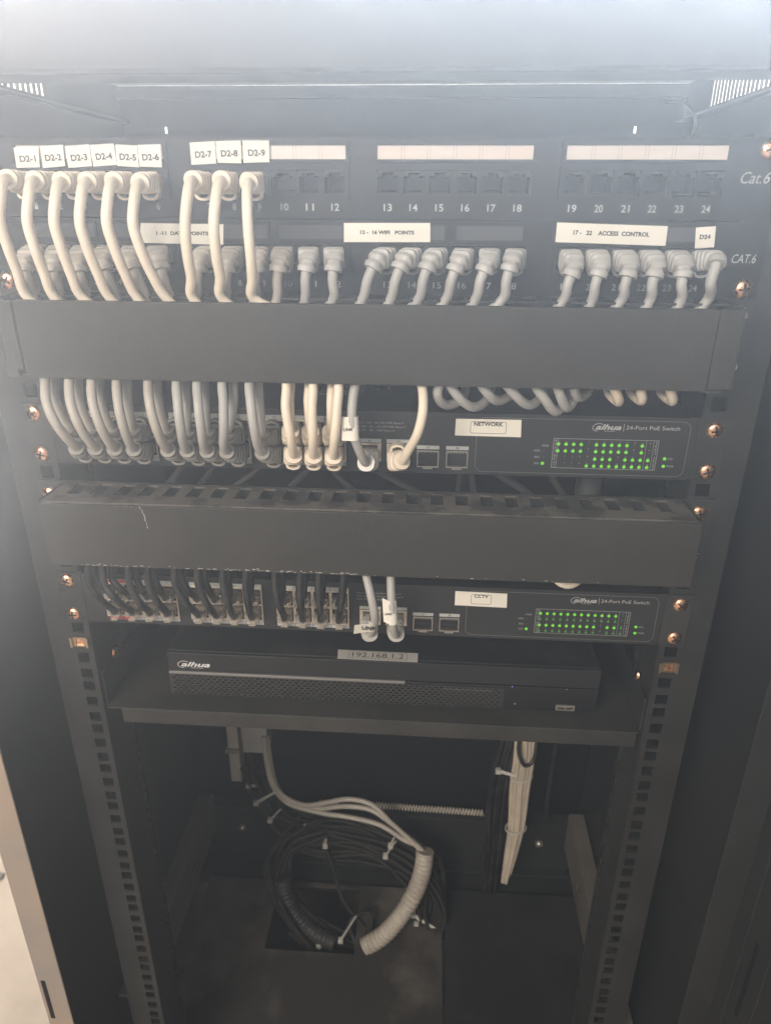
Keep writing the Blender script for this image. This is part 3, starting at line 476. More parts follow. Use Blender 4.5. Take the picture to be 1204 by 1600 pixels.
bm = bmesh.new(); text(bm, 'CAT.6', 222.4, 294.4, 5.0, -2.1, 'l', shear=0.2, width=14.0); obj('printed_mark', bm, WINK, fp2); bm = bmesh.new(); text(bm, 'R', -226.5, 294.0, 5.2, -2.1, 'c', bold=0.01)
obj('printed_mark', bm, WINK, fp2)
for s in (-1, 1): screw(p2, s*232.5, 273+6.35)
def tx(s, x, z, h, wd, rot=0.0, bold=0.045): return lambda b, y: text(b, s, x, z, h, y, 'c', bold=bold, width=wd, rot=rot)
sticker(p2, [(-138.6, 314.6), (-86.5, 314.2), (-87.6, 302.3), (-141.0, 303.0)], -3.3, [tx('1 -11  DATA  POINTS', -113, 307.8, 2.0, 33)], label='long white paper label about points 1 to 11')
sticker(p2, [(-11.9, 315.4), (40.7, 315.7), (41.0, 304.8), (-12.1, 304.4)], -3.3, [tx('12 -  16 WIFI   POINTS', 14.6, 309.2, 2.0, 33)], label='white paper label printed 12 - 16 WIFI POINTS')
sticker(p2, [(116.4, 316.5), (181.5, 314.8), (181.8, 303.8), (116.4, 305.4)], -3.3, [tx('17 -   22    ACCESS  CONTROL', 149, 309.4, 2.3, 45, rot=-0.02)], label='long white paper label printed 17 - 22 ACCESS CONTROL')
sticker(p2, [(197.9, 314.2), (209.3, 315.0), (210.3, 303.3), (199.2, 302.5)], -3.3, [tx('D24', 204.1, 307.9, 2.3, 6.3, rot=0.03)], label='small square paper label printed D24')
# ================================================================ cable managers
def manager(z0, label, open_top, yl=-38.6):
    t = thing('cable_manager', label, 'cable manager', (0, 0, z0))
    bm = bmesh.new(); plate(bm, -241, 241, z0-1.0, z0+47.4, -2.0, 1.9, [(s*16.95*k-11, s*16.95*k-2, z0+9, z0+38) for s in (1,) for k in range(-10, 12, 3)], 'y')
    obj('back_plate', bm, STEEL, t)
    sl = [(16.95*k-4.3, 16.95*k+4.3, -23.6, -5) for k in range(-12, 13)]
    if open_top:
        bm = bmesh.new(); plate(bm, -219, 219, -26.5, -2.2, z0+45.4, 1.5, [(16.95*k-4.3, 16.95*k+4.3, -23.6, -5) for k in range(-12, 13)], 'z')
    else:
        bm = bmesh.new(); plate(bm, -219, 219, yl+0.6, -2.2, z0+45.4, 1.5, sl, 'z')
        box(bm, -219, 219, yl+0.6, yl+2, z0+38, z0+45.3)
    obj('slotted_top', bm, DUSTY if not open_top else STEEL, t, bevel=0.4)
    bm = bmesh.new(); plate(bm, -219, 219, -18, -2.2, z0, 1.5, [(16.95*k-4.3, 16.95*k+4.3, -14, -5) for k in range(-12, 13)], 'z')
    obj('slotted_bottom', bm, STEEL, t)
    for s in (-1, 1):
        bm = bmesh.new(); x0, x1 = sorted((s*219.2, s*220.8)); box(bm, x0, x1, yl+1, -2.2, z0, z0+47)
        obj('end_cheek', bm, STEEL, t)
    for s in (-1, 1):
        for q in (6.35, 38.1): screw(t, s*232.5, z0-1+q)
    return t
m1 = manager(226.6, 'wide black cable manager with a plain cover below the patch panels', True)
m1['label'] = 'upper black cable manager with plain unscratched cover, just below the patch panels'
bm = bmesh.new(); box(bm, -209.5, 207, -40.4, -39.0, 224.6, 271.9); box(bm, -209.5, 207, -38.9, -35.5, 270.5, 271.9); box(bm, -209.5, 207, -38.9, -35.5, 224.6, 226)
obj('cover', bm, COVER, m1, bevel=0.5)
bm = bmesh.new(); box(bm, 207.7, 221, -40.0, -38.2, 225.6, 272.2); box(bm, 221.1, 222.3, -39.8, -4, 225.6, 272); box(bm, 205, 217, -39.2, -36.6, 223.2, 225.2)
obj('end_bracket', bm, COVER, m1, bevel=0.5)
bm = bmesh.new(); box(bm, -214.3, -210.2, -41.6, -38.6, 230, 271.6); box(bm, -221, -214.6, -40.0, -38.2, 225.0, 272); box(bm, -222.3, -221.1, -39.8, -4, 225.6, 272)
obj('end_bracket', bm, COVER, m1, bevel=0.8)
m2 = manager(92.6, 'lower black cable manager with chipped cover edge and dusty slotted top, between the two switches', False)
bm = bmesh.new(); box(bm, -219.6, 221.2, -40.6, -39.0, 91.8, 138.9); box(bm, -219.6, 221.2, -38.9, -35.5, 91.8, 93.2)
cv = obj('cover', bm, COVER, m2, bevel=0.5)
bm = bmesh.new(); rs = random.Random(3)
def fleck(x, z, w, h, y=-40.68):
    n = 6; P = [(x+w/2*math.cos(6.283*k/n)*rs.uniform(.5, 1.1), z+h/2*math.sin(6.283*k/n)*rs.uniform(.5, 1.2)) for k in range(n)]
    bm.faces.new([bm.verts.new((p[0], y, p[1])) for p in P])
for i in range(95):
    x = rs.choice([rs.gauss(-185, 18), rs.gauss(-110, 25), rs.gauss(-60, 22), rs.gauss(-15, 15), rs.uniform(-210, 200)])
    if -215 < x < 215: fleck(x, 92.5+abs(rs.gauss(0, 0.7)), rs.uniform(0.5, 4.5), rs.uniform(0.2, 0.7))
for i in range(15): fleck(-148.5+2.2*min(1, i/6.0)+(i > 9)*0.4+i*0.03+rs.gauss(0, .25), 137.6-i*1.05, rs.uniform(.4, .9), rs.uniform(.7, 1.5))
for i in range(7): fleck(rs.uniform(-168, -148), 138.2+rs.gauss(0, .15), rs.uniform(.5, 1.6), .22)
obj('scratch', bm, CHIP, cv)
# ================================================================ switches
BXS = [c+o for c in (-174.5, -108, -41.2) for o in (-21, -7, 7, 21)]
def switch(z0, label, lit, dim, sign, red):
    t = thing('network_switch', label, 'network switch', (0, 0, z0))
    bm = bmesh.new(); box(bm, -219, 219, 0.6, 255, z0+0.4, z0+43.4); obj('case', bm, TOPD, t, bevel=0.8)
    holes = [(x-7, x+7, z0+7, z0+36.4) for x in BXS]
    holes = [(c-28.2, c+28.2, z0+3.6, z0+39.6) for c in (-174.5, -108, -41.2)]
    holes += [(3.1-8.3, 3.1+8.3, z0+8, z0+21), (23-8.3, 23+8.3, z0+8, z0+21), (43.4-7.6, 43.4+7.6, z0+4.6, z0+17.0), (63.4-7.6, 63.4+7.6, z0+4.6, z0+17.0)]
    bm = bmesh.new(); plate(bm, -221, 221, z0, z0+43.8, -2.2, 2.7, holes, 'y')
    fc = obj('front_panel', bm, FACE, t, bevel=0.25)
    bm = bmesh.new(); stroke(bm, rrect(76, 216.5, z0+2.5, z0+41, 5), 0.5, -2.26, True); obj('panel_groove', bm, mat('groove', (0.10, 0.10, 0.10), 0.4), fc)
    for s in (-1, 1):
        bm = bmesh.new(); x0, x1 = sorted((s*221.3, s*241)); box(bm, x0, x1, -2.0, -0.4, z0+0.3, z0+43.6); box(bm, *sorted((s*221.3, s*223.0)), -0.3, 1.2, z0+.3, z0+43.6)
        e = obj('mounting_ear', bm, STEEL, t, bevel=0.4)
        screw(t, s*232.5, z0+36.6-(1 if s > 0 else 0)); screw(t, s*232.5, z0+6.6)
    # blocks of eight ports
    for bi, c in enumerate((-174.5, -108, -41.2)):
        bm = bmesh.new(); hs = [(c+o-5.9, c+o+5.9, z0+zr-6.3, z0+zr+6.3) for o in (-21, -7, 7, 21) for zr in (14.5, 28.8)]
        plate(bm, c-28, c+28, z0+7, z0+36.3, -2.9, 0.7, hs, 'y'); box(bm, c-28, c-27.3, -2.1, 14, z0+7, z0+36.3); box(bm, c+27.3, c+28, -2.1, 14, z0+7, z0+36.3)
        for o in (-21, -7, 7, 21):
            for zr in (14.5, 28.8): box(bm, c+o-6.9, c+o-6.4, -2.1, 14, z0+zr-6.8, z0+zr+6.8)
        sh = obj('port_shield', bm, TIN, t, bevel=0.12)
        for o in (-21, -7, 7, 21):
            for zr, up in ((14.5, -1), (28.8, 1)): jack(sh, c+o, z0+zr, 10.8, 10.2, -2.2, depth=12, up=up)
        for zz in (z0+3.8, z0+36.6):
            first = red and bi == 0
            bm = bmesh.new(); box(bm, c-28, c+28, -2.75, -2.3, zz, zz+2.9)
            st = obj('number_strip', bm, STRIP, t)
            bm = bmesh.new()
            for k, o in enumerate((-21, -7, 7, 21)):
                text(bm, str(bi*8+k*2+(1 if zz > z0+20 else 2)), c+o, zz+0.7, 1.4, -2.8, 'c', bold=0.02)
                if k: box(bm, c+o-7.2, c+o-6.8, -2.82, -2.78, zz, zz+2.9)
            obj('lettering', bm, INK, st)
            if first:
                bm = bmesh.new(); box(bm, c-28, c-9, -2.92, -2.84, zz+0.2, zz+2.7); obj('red_marking', bm, REDP, st)
    for x in (3.1, 23.0):
        bm = bmesh.new(); plate(bm, x-8.1, x+8.1, z0+8.1, z0+20.9, -2.9, 0.7, [(x-5.6, x+5.6, z0+9.3, z0+19.8)], 'y')
        for d in (-8.0, 7.2): box(bm, x+d, x+d+0.8, -2.1, 14, z0+8.1, z0+20.9)
        sh = obj('port_shield', bm, TIN, t, bevel=0.12); jack(sh, x, z0+14.5, 10.8, 10, -2.1, depth=12)
    for k, x in enumerate((43.4, 63.4)):
        bm = bmesh.new(); plate(bm, x-7.5, x+7.5, z0+4.7, z0+16.9, -3.0, 1.0, [(x-6.8, x+6.8, z0+5.6, z0+16)], 'y')
        for a in ((x-7.5, x-6.9, z0+4.7, z0+16.9), (x+6.9, x+7.5, z0+4.7, z0+16.9), (x-6.8, x+6.8, z0+16.2, z0+16.9), (x-6.8, x+6.8, z0+4.7, z0+5.3)): box(bm, a[0], a[1], -1.9, 30, a[2], a[3])
        for d in range(-6, 7, 2): box(bm, x+d-0.3, x+d+0.3, -3.5, -2.0, z0+15.3, z0+16.0)
        for d in (-3, 3): box(bm, x+d-0.4, x+d+0.4, -3.6, -2.4, z0+3.9, z0+5.6)
        box(bm, x-3.2, x+3.2, -3.6, -3.1, z0+3.6, z0+4.6)
        sf = obj('module_slot', bm, mat('slot_metal', (0.40, 0.37, 0.34), 0.35, metal=0.9), t)
        bm = bmesh.new(); box(bm, x-6.7, x+6.7, 4, 5, z0+5.4, z0+16.1); 
        for d in range(10): box(bm, x-4.5+d, x-4.1+d, -0.5, 4, z0+9.6, z0+10)
        obj('slot_recess', bm, [mat('slot_inside', (0.07, 0.065, 0.06), 0.5)], sf)
    for k, (x, zz, hw) in enumerate(((3.1, 21.6, 8.1), (23.0, 21.6, 8.1), (43.4, 17.8, 7.7), (63.4, 17.8, 7.7))):
        bm = bmesh.new(); box(bm, x-hw, x+hw, -2.75, -2.3, z0+zz, z0+zz+2.6); st = obj('number_strip', bm, STRIP, t)
        bm = bmesh.new(); text(bm, str(25+k), x, z0+zz+0.6, 1.4, -2.8, 'c', bold=0.02); obj('lettering', bm, INK, st)
    # printing
    bm = bmesh.new()
    for k, s in enumerate(('Port 1 - 24 : 10/100/1000 Base-T', 'Port 25 - 26 : 10/100/1000 Base-T', 'Port 27 - 28 : 1000 Base-X')):
        text(bm, s, -7, z0+35.0-2.7*k-0.4*(0), 1.35, -2.28, 'l', bold=0.0, width=(33.5, 35.0, 27.5)[k])
    obj('port_printing', bm, GINK, fc)
    bm = bmesh.new(); logo(bm, 153.0, z0+34.6, 3.6, -2.28, 18.5)
    box(bm, 172.9, 173.2, -2.3, -2.26, z0+33.6, z0+38.8)
    text(bm, '24-Port PoE Switch', 174.6, z0+35.0, 2.7, -2.28, 'l', width=35)
    obj('maker_mark', bm, WINK, fc)
    bm = bmesh.new(); x0, x1, za, zb = 127.8, 197.4, z0+6.6, z0+27.8
    for a in ((x0, x1, za, za+.28), (x0, x1, zb-.28, zb), (x0, x0+.28, za+.29, zb-.29), (x1-.28, x1, za+.29, zb-.29), (x0+3.0, x0+3.2, za+.29, zb-.29), (x1-3.4, x1-3.2, za+.29, zb-.29), (x1-8.2, x1-8.0, za+.29, zb-.29)):
        box(bm, a[0], a[1], -2.3, -2.26, a[2], a[3])
    text(bm, 'Link PoE', x0+1.6, z0+7.2, 1.5, -2.28, 'l', width=9.3, rot=math.pi/2) if False else None
    for (xx, zz, s) in ((x0+2.3, z0+7.2, 'Link PoE'), (x0+2.3, z0+17.8, 'Link PoE'), (x1-1.0, z0+7.2, 'Link/Act'), (x1-1.0, z0+17.8, 'Link/Act')):
        text(bm, s, xx, zz, 1.4, -2.28, 'l', width=9.2, rot=math.pi/2)
    for r in range(4):
        for c in range(13):
            n = (c*2+1 if r < 2 else c*2+2)
            if c == 12: n = (25, 27, 26, 28)[r]
            if r < 4: text(bm, str(n), 131.3+5.05*c, z0+(23.7, 18.9, 13.5, 8.5)[r]+1.45, 0.95, -2.28, 'c')
    for s, zz in (('PWR', 21.6), ('100%', 18.0), ('80%', 13.4), ('50%', 8.9)): text(bm, s, 125.0 if s == 'PWR' else 119.4, z0+zz, 1.5, -2.28, 'r')
    text(bm, 'SYS', 204.8, z0+14.3, 1.6, -2.28, 'l'); text(bm, 'PWR', 204.8, z0+9.0, 1.6, -2.28, 'l')
    obj('panel_printing', bm, mat('faint_print', (0.30, 0.30, 0.29), 0.5), fc)
    leds = [(131.3+5.05*c, (23.7, 18.9, 13.5, 8.5)[r], 'lit' if (r, c) in lit else 'dim' if (r, c) in dim else 'off') for r in range(4) for c in range(13)]
    leds += [(121.8, 9.6, 'lit'), (121.8, 14.2, 'off'), (121.8, 18.8, 'off'), (202.8, 15.1, 'lit'), (202.8, 9.7, 'lit')]
    base = {}
    for x, z, s in leds:
        r = {'lit': 1.2, 'dim': 0.95, 'off': 0.6}[s]
        if s not in base:
            bm = bmesh.new(); dome(bm, (0, 0, 0), (0, -1, 0), r, 0.7 if s != 'off' else .2, 10, 3)
            o = obj('indicator_light', bm, {'lit': LEDG, 'dim': LEDD, 'off': LEDO}[s], fc, smooth=60); base[s] = o
        else:
            o = base[s].copy(); COL.objects.link(o)
        o.location = Vector((x, -2.2, z0+z))*S
    sg = sticker(t, sign[1], -2.75, [tx(sign[0], sign[2], sign[3], 2.6, sign[4], bold=0.035), lambda b, y: stroke(b, rrect(*sign[5], 1.2), 0.3, y-.01, True)], label='white sticker printed %s in a rounded frame' % sign[0])
    return t
lit1 = {(0, c) for c in (0,1,2,3,5,6,7,8,9,11)} | {(1, c) for c in (0,1,2,3,5,6,7,8,9,11)} | {(2, c) for c in (5,6,7,9,10,11,12)} | {(3, c) for c in range(4, 13)}
s1 = switch(153.85, 'upper black network switch with the NETWORK sticker and pale cords', lit1, set(),
       ('NETWORK', [(61.5, 193.7), (105.2, 193.9), (105.7, 181.8), (61.3, 182.0)], 83.5, 189.2, 19.5, (71.6, 95.4, 184.0, 192.0)), False)
lit2 = {(0, c) for c in range(12)} | {(2, c) for c in (0,1,2,3,4,5,6,7,8,10,11)}
dim2 = {(1, c) for c in range(12)} | {(3, c) for c in (0,1,2,3,4,5,6,7,8,10,11,12)} | {(2, 12)}
s2 = switch(20.5, 'lower black network switch with the CCTV sticker and black cables', lit2, dim2,
       ('CCTV', [(66.9, 60.9), (105.4, 60.3), (105.8, 48.2), (66.9, 48.8)], 86.4, 56.0, 10.5, (79.0, 93.8, 50.6, 58.6)), True)
bm = bmesh.new(); box(bm, -38, -6, 40, 76, 197.5, 197.8); st = obj('paper_label', bm, mat('type_plate', (0.42, 0.42, 0.42), 0.5), s1)
bm = bmesh.new()
for k in range(9):
    for j in range(3): box(bm, -36+10*j, -36+10*j+5+(k*3+j*2) % 4, 43+3.4*k, 44.4+3.4*k, 197.82, 197.86)
obj('lettering', bm, INK, st)
bm = bmesh.new(); box(bm, 0.5, 6, 57, 64, 197.5, 197.75); box(bm, 11, 13.5, 57, 66, 197.5, 197.75); obj('top_marking', bm, mat('mark_grey', (0.5, 0.5, 0.5), 0.5), s1)
# ================================================================ shelf and recorder
sh = thing('rack_shelf', 'black steel shelf carrying the video recorder in the rack', 'shelf', (0, 0, -81))
bm = bmesh.new(); plate(bm, -221, 221, 1, 300, -66, -1.5, [(-160+40*i, -136+40*i, 180, 270) for i in range(9)], 'z'); box(bm, -209, 219, 1, 2.5, -81.5, -67.6); box(bm, -209, 219, 2.6, 12, -81.5, -80)
obj('shelf_tray', bm, mat('shelf_steel', (0.026, 0.0245, 0.0225), 0.42, vary=0.5, scale=13, bump=0.3, bscale=1500), sh, bevel=0.7)
for s in (-1, 1):
    bm = bmesh.new(); box(bm, *sorted((s*221.1, s*222.6)), 4, 300, -66, -34); obj('shelf_flange', bm, STEEL, sh)
rec = thing('video_recorder', 'flat black video recorder with perforated front standing on the shelf', 'recorder', (9, 150, -66))
def nv(name, bm, m, par=None, **k): return obj(name, bm, m, par or rec, **k)
bm = bmesh.new(); box(bm, -171, 189, 22, 270, -62, -20); nv('case', bm, TOPD, bevel=1.2)
bm = bmesh.new(); box(bm, -171, 189, 18.4, 21.8, -38.2, -20.2); nv('upper_fascia', bm, mat('fascia', (0.013, 0.013, 0.014), 0.35, vary=0.2, scale=30), bevel=0.8)
bm = bmesh.new(); box(bm, 62, 189, 18.8, 21.8, -62.4, -39.4); box(bm, -171, 61.9, 20.6, 21.8, -62.4, -41.9); lf = nv('lower_fascia', bm, PLAST, bevel=0.4)
gh = [(-168.5+5*i+2.5*(j % 2), -168.5+5*i+2.5*(j % 2)+3.0, -61.6+2.5*j, -61.6+2.5*j+1.6) for j in range(8) for i in range(58) if -168.5+5*i+2.5*(j % 2)+3.0 < 111]
bm = bmesh.new(); plate(bm, -171, 112, -62.4, -41.6, 18.2, 1.2, gh, 'y'); nv('perforated_grille', bm, mat('grille', (0.030, 0.0285, 0.027), 0.45), lf)
bm = bmesh.new(); box(bm, -170.6, 30, 17.6, 19.5, -41.2, -38.6); nv('silver_trim', bm, SILV, bevel=0.3)
bm = bmesh.new(); box(bm, 30.4, 188, 18.4, 19.5, -41.0, -38.9); nv('dark_trim', bm, mat('dark_trim', (0.012, 0.012, 0.013), 0.2))
bm = bmesh.new(); logo(bm, -161.5, -33.6, 4.6, 18.3, 27); nv('maker_mark', bm, mat('bright_print', (0.60, 0.60, 0.60), 0.35))
bm = bmesh.new(); text(bm, 'NETWORK VIDEO RECORDER', 62, -45.4, 1.5, 18.1, 'l', width=40); nv('faint_lettering', bm, mat('dark_print', (0.12, 0.12, 0.12), 0.5))
bm = bmesh.new(); plate(bm, 155.6, 171.2, -61.0, -55.8, 17.6, 1.4, [(157, 163.2, -59.9, -56.9), (164.2, 169.8, -59.9, -56.9)], 'y'); box(bm, 157.4, 162.8, 17.9, 19, -58.1, -57.5); box(bm, 164.6, 169.4, 17.9, 19, -58.1, -57.5); nv('data_socket', bm, ZINC)
bm = bmesh.new(); dome(bm, (118.6, 18.2, -39.3), (0, -1, 0), 0.6, 0.4, 10, 3); nv('indicator_light', bm, LEDB)
for x, z in ((163, -39.8), (122, -57)):
    bm = bmesh.new(); dome(bm, (x, 18.6, z), (0, -1, 0), 0.8, 0.3, 10, 3); nv('indicator_light', bm, GINK)
bm = bmesh.new()
for x in (-150, 168):
    for y in (34, 255): cyl(bm, (x, y, -65.9), (0, 0, 1), 7, 3.8, 16)
nv('rubber_foot', bm, DARK)
bm = bmesh.new(); vs = [bm.verts.new(p) for p in ((-27.4, 32, -19.6), (40.1, 31.4, -19.6), (39.9, 18.9, -19.6), (-26.3, 19.4, -19.6))]; bm.faces.new(vs)
vs2 = [bm.verts.new((v.co.x, v.co.y, -19.85)) for v in vs]; bm.faces.new(vs2)
for i in range(4): bm.faces.new([vs[i], vs[(i+1) % 4], vs2[(i+1) % 4], vs2[i]])
st = nv('paper_label', bm, mat('silver_label', (0.50, 0.48, 0.45), 0.45)); st['label'] = 'silvery label printed 192.168.1.2'
bm = bmesh.new(); text(bm, '192.168.1.2', 6.8, 22.6, 6.4, -19.54, 'c', width=43, plane='xy'); stroke(bm, [(-17.5, 20.9), (31, 20.9), (31, 30.6), (-17.5, 30.6)], 0.35, -19.53, True, 'xy')
obj('lettering', bm, INK, st)
# ================================================================ cords
def boot(parent, path, m, end_r=4.5, s0=5.5, s1=29.0, w0=6.0, h0=5.6):
    """ridged strain relief along the last stretch of the cord, path starts inside the port"""
    p = sub(path, s0, s1, 0.8); L = s1-s0
    def prof(s, _):
        f = min(1, s/L); rid = 0.0
        if 3.5 < s < L-4.2: rid = 0.75 if ((s-3.5) % 4.0) < 2.4 else -0.75
        if s > L-3.2: rid = 0.75
        a = w0*(1-f)+end_r*f; b = h0*(1-f)+end_r*f; q = 6*(1-f)**1.5+2.2
        return a+rid, b+rid, q
    bm = bmesh.new(); sweep(bm, p, prof, seg=16)
    return obj('boot', bm, m, parent, smooth=45)
def plug(parent, x, z, y_in, m=CLEAR, w=5.5, h=3.9, out=7.0, zoff=0.0):
    bm = bmesh.new(); box(bm, x-w, x+w, y_in-out, y_in+8, z-h+zoff, z+h+zoff); return obj('plug', bm, m, parent, bevel=0.4)
def latch(parent, x, z, side, m, y=-8.0, tall=4.6, depth=9.0):
    """loop-shaped guard over the clip, above or below the boot"""
    bm = bmesh.new(); n = 10; R = []
    for k in range(n+1):
        th = math.pi*k/n; c, s = math.cos(th), math.sin(th); o = (x-5.2*c, z+side*(5.0+tall*s**0.6)); i = (x-3.5*c, z+side*(5.0+(tall-1.5)*s**0.6))
        R.append([bm.verts.new((o[0], y, o[1])), bm.verts.new((i[0], y, i[1])), bm.verts.new((i[0], y-depth*.55, i[1])), bm.verts.new((o[0], y-depth*.55, o[1]))])
    for k in range(n):
        for j in range(4): bm.faces.new([R[k][j], R[k][(j+1) % 4], R[k+1][(j+1) % 4], R[k+1][j]])
    bm.faces.new(R[0]); bm.faces.new(R[-1]); return obj('latch_guard', bm, m, parent, smooth=40)
ROWN = {0: 'lower', 1: 'upper'}
ORD = ['first', 'second', 'third', 'fourth', 'fifth', 'sixth', 'seventh', 'eighth', 'ninth', 'tenth', 'eleventh', 'twelfth']
def cord(label, group, mid, m, ends, r=3.05, name='patch_cord', cat='patch cord'):
    """mid = way points from end A to end B; ends = list of (which, kind, x, z, latch side)"""
    path = catmull(mid, 2.6)
    t = thing(name, label, cat, path[len(path)//2]*1.0, group)
    bm = bmesh.new(); a = 6 if any(e[0] == 0 for e in ends) else 0
    sweep(bm, path, lambda s, L: (r, r, 2), seg=10)
    obj('jacket', bm, m, t, smooth=60)
    for which, kind, x, z, side in ends:
        pp = path if which == 0 else path[::-1]
        if kind == 'boot':
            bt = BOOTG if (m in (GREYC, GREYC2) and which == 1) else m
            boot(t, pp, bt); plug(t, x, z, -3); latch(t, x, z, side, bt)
        elif kind == 'long':
            boot(t, pp, m, end_r=5.0, s1=26, w0=6.2, h0=6.0); plug(t, x, z, -3); latch(t, x, z, side, m, y=-9, tall=4.8, depth=12)
        elif kind == 'frost':
            boot(t, pp, SMOKE, end_r=5.2, s1=22, w0=5.9, h0=5.6); plug(t, x, z, -3)
        elif kind == 'clear':
            bm = bmesh.new(); box(bm, x-5.4, x+5.4, -10.5, 6, z-3.6, z+3.6); pl = obj('plug', bm, CLEAR, t, bevel=0.5)
            bm = bmesh.new(); box(bm, x-4.2, x+4.2, -5.0, 5.5, z-2.0*side-0.8, z-2.0*side+0.8)
            for k in range(8): box(bm, x-3.6+1.02*k-0.2, x-3.6+1.02*k+0.25, -4, 5.8, z-2.9*side-0.6, z-2.9*side+0.6)
            obj('gold_pins', bm, GOLD, pl)
            bm = bmesh.new(); vs = box(bm, x-2.6, x+2.6, -11.5, -2.8, z+side*3.7-0.5, z+side*3.7+0.5)
            for v in vs:
                if v.co.y < -5: v.co.z += side*2.2
            obj('clip', bm, CLEAR, pl)
    return t
def flag(parent, path_pt, ax, w, h, txt, m=PAPER, tilt=0.0, hang=(0, 0)):
    """paper flag wrapped round a cord: a short sleeve plus the printed tail"""
    c = Vector(path_pt); a = Vector(ax).normalized()
    bm = bmesh.new(); n = 14; rr = 3.5; u = Vector((1, 0, 0)); u = (u-a*u.dot(a)).normalized(); v = a.cross(u); rings = []
    if v.y > 0: v = -v
    for s in (-h/2, h/2):
        rings.append([bm.verts.new(c+a*s+(u*math.cos(6.283*k/n)+v*math.sin(6.283*k/n))*rr) for k in range(n)])
    for k in range(n): bm.faces.new([rings[0][k], rings[0][(k+1) % n], rings[1][(k+1) % n], rings[1][k]])
    sd = 1 if hang[0] > 0 else -1
    P = [c+u*sd*rr*0.2+v*(rr+0.15)-a*h/2, c+u*sd*rr*0.2+v*(rr+0.15)+a*h/2, c+u*sd*w+v*(rr*0.3)+a*h/2+Vector((0, 0, hang[1])), c+u*sd*w+v*(rr*0.3)-a*h/2+Vector((0, 0, hang[1]))]
    q = [bm.verts.new(p) for p in P]; bm.faces.new(q)
    q2 = [bm.verts.new(p-v*0.4) for p in P]; bm.faces.new(q2)
    for i in range(4): bm.faces.new([q[i], q[(i+1) % 4], q2[(i+1) % 4], q2[i]])
    o = obj('paper_flag', bm, m, parent); o['label'] = 'white paper flag printed LINK'
    # lettering on the near side of the sleeve
    vs, fs = glyphs(txt, 0.03, 0.0); bm = bmesh.new(); xs = [p[0] for p in vs]; k = (w*0.75)/(max(xs)-min(xs)); out = []
    base = c+v*(rr+0.7)+u*(-1.0+sd*1.8)
    for p in vs: out.append(bm.verts.new(base+u*((p[0]-max(xs)/2)*k)+Vector((0, 0, 1))*((p[1]-.35)*k)+v*0.1))
    for f in fs: bm.faces.new([out[i] for i in f])
    obj('lettering', bm, INK, o)
# -- cords of the two patch panels, running through the upper manager
G_W, G_G = 'white patch cords of the top patch panel', 'grey patch cords of the second patch panel'
ends_w = [('sw', e) for e in SWITCH_ENDS if e[1] >= 9]
ends_g = [('sw', e) for e in SWITCH_ENDS if e[1] < 9]
def swx(e): return BXS[e[1]]
ends_w.sort(key=lambda q: (q[1][1], q[1][0])); ends_g.sort(key=lambda q: (q[1][1], -q[1][0]))
white_b = ends_w + [('p26', PORT26), ('loop', LOOPS[7]), ('loop', LOOPS[8])]
grey_b = ends_g + [('p25', PORT25)] + [('loop', l) for l in LOOPS[0:6]]
def bottom(kind, e, portlist):
    if kind == 'sw':
        r, i, pts = e; return pts, (1, 'boot' if i < 9 else 'long', pts[-1][0], pts[-1][2], -1 if r == 0 else 1), 'port in the %s row of the upper switch, %s column' % (ROWN[r], ORD[i])
    if kind == 'p25': return e, (1, 'frost', 3.5, e[-1][2], 1), 'port 25 of the upper switch'
    if kind == 'p26': return e, (1, 'long', 23, e[-1][2], 1), 'port 26 of the upper switch'
    return e, None, 'a hanging loop above the upper switch'
def join(top, bot, k):
    a, b = Vector(top[-1]), Vector(bot[0]); za = 262-(k % 3)*3; zb = 240+(k % 4)*3
    yy = -16-(k % 4)*3.0
    return list(top)+[(a.x+(b.x-a.x)*0.12, (a.y*0.7+yy*0.3), za), (a.x+(b.x-a.x)*0.5, yy, (za+zb)/2), (b.x-(b.x-a.x)*0.10, (b.y*0.7+yy*0.3), zb)]+list(bot)
k = 0
for i, top in enumerate(TOP_WHITE):
    kind, e = white_b[i]; pts, en, dst = bottom(kind, e, None); k += 1
    es = [(0, 'boot', top[0][0], top[0][2], -1)]
    if en: es.append(en)
    c = cord('white patch cord from port %d of the top patch panel' % (i+1) + '', G_W, join(top, pts, k), WHITEC, es)
for i, top in enumerate(TOP_GREY):
    kind, e = grey_b[i]; pts, en, dst = bottom(kind, e, None); k += 1
    es = [(0, 'boot', top[0][0], top[0][2], -1)]
    if en: es.append(en)
    mm = GREYC if i < 10 else GREYC2
    c = cord('grey patch cord in port %d of the second patch panel' % (i+1), G_G, join(top, pts, k), mm, es)
    if kind == 'p25':
        P = [Vector(p) for p in PORT25]; flag(c, P[1].lerp(P[2], 0.85), P[2]-P[1], 7.5, 15, 'LINK', hang=(-1, 0))
    c['_i'] = i
for j, src in enumerate((('loop', LOOPS[6]), ('loop', LOOPS[9]))):
    pts = src[1]; a = pts[0]
    cord(('grey cord end curling under the upper manager, fourth loop from the right', 'white cord end curling under the upper manager, rightmost of the loops')[j], 'loose loops under the upper cable manager', [(a[0]-6, -14, 252), (a[0]-1, -24, 242)]+list(pts), (GREYC2, WHITEC)[j], [])
for kk in range(len(grey_b)-len(TOP_GREY)):
    kind, e = grey_b[len(TOP_GREY)+kk]; a = e[0]
    cord('pale grey cord end looping under the upper manager, sixth loop from the left', 'loose loops under the upper cable manager', [(a[0]-6, -14, 252), (a[0]-1, -24, 242)]+list(e), GREYC2, [])
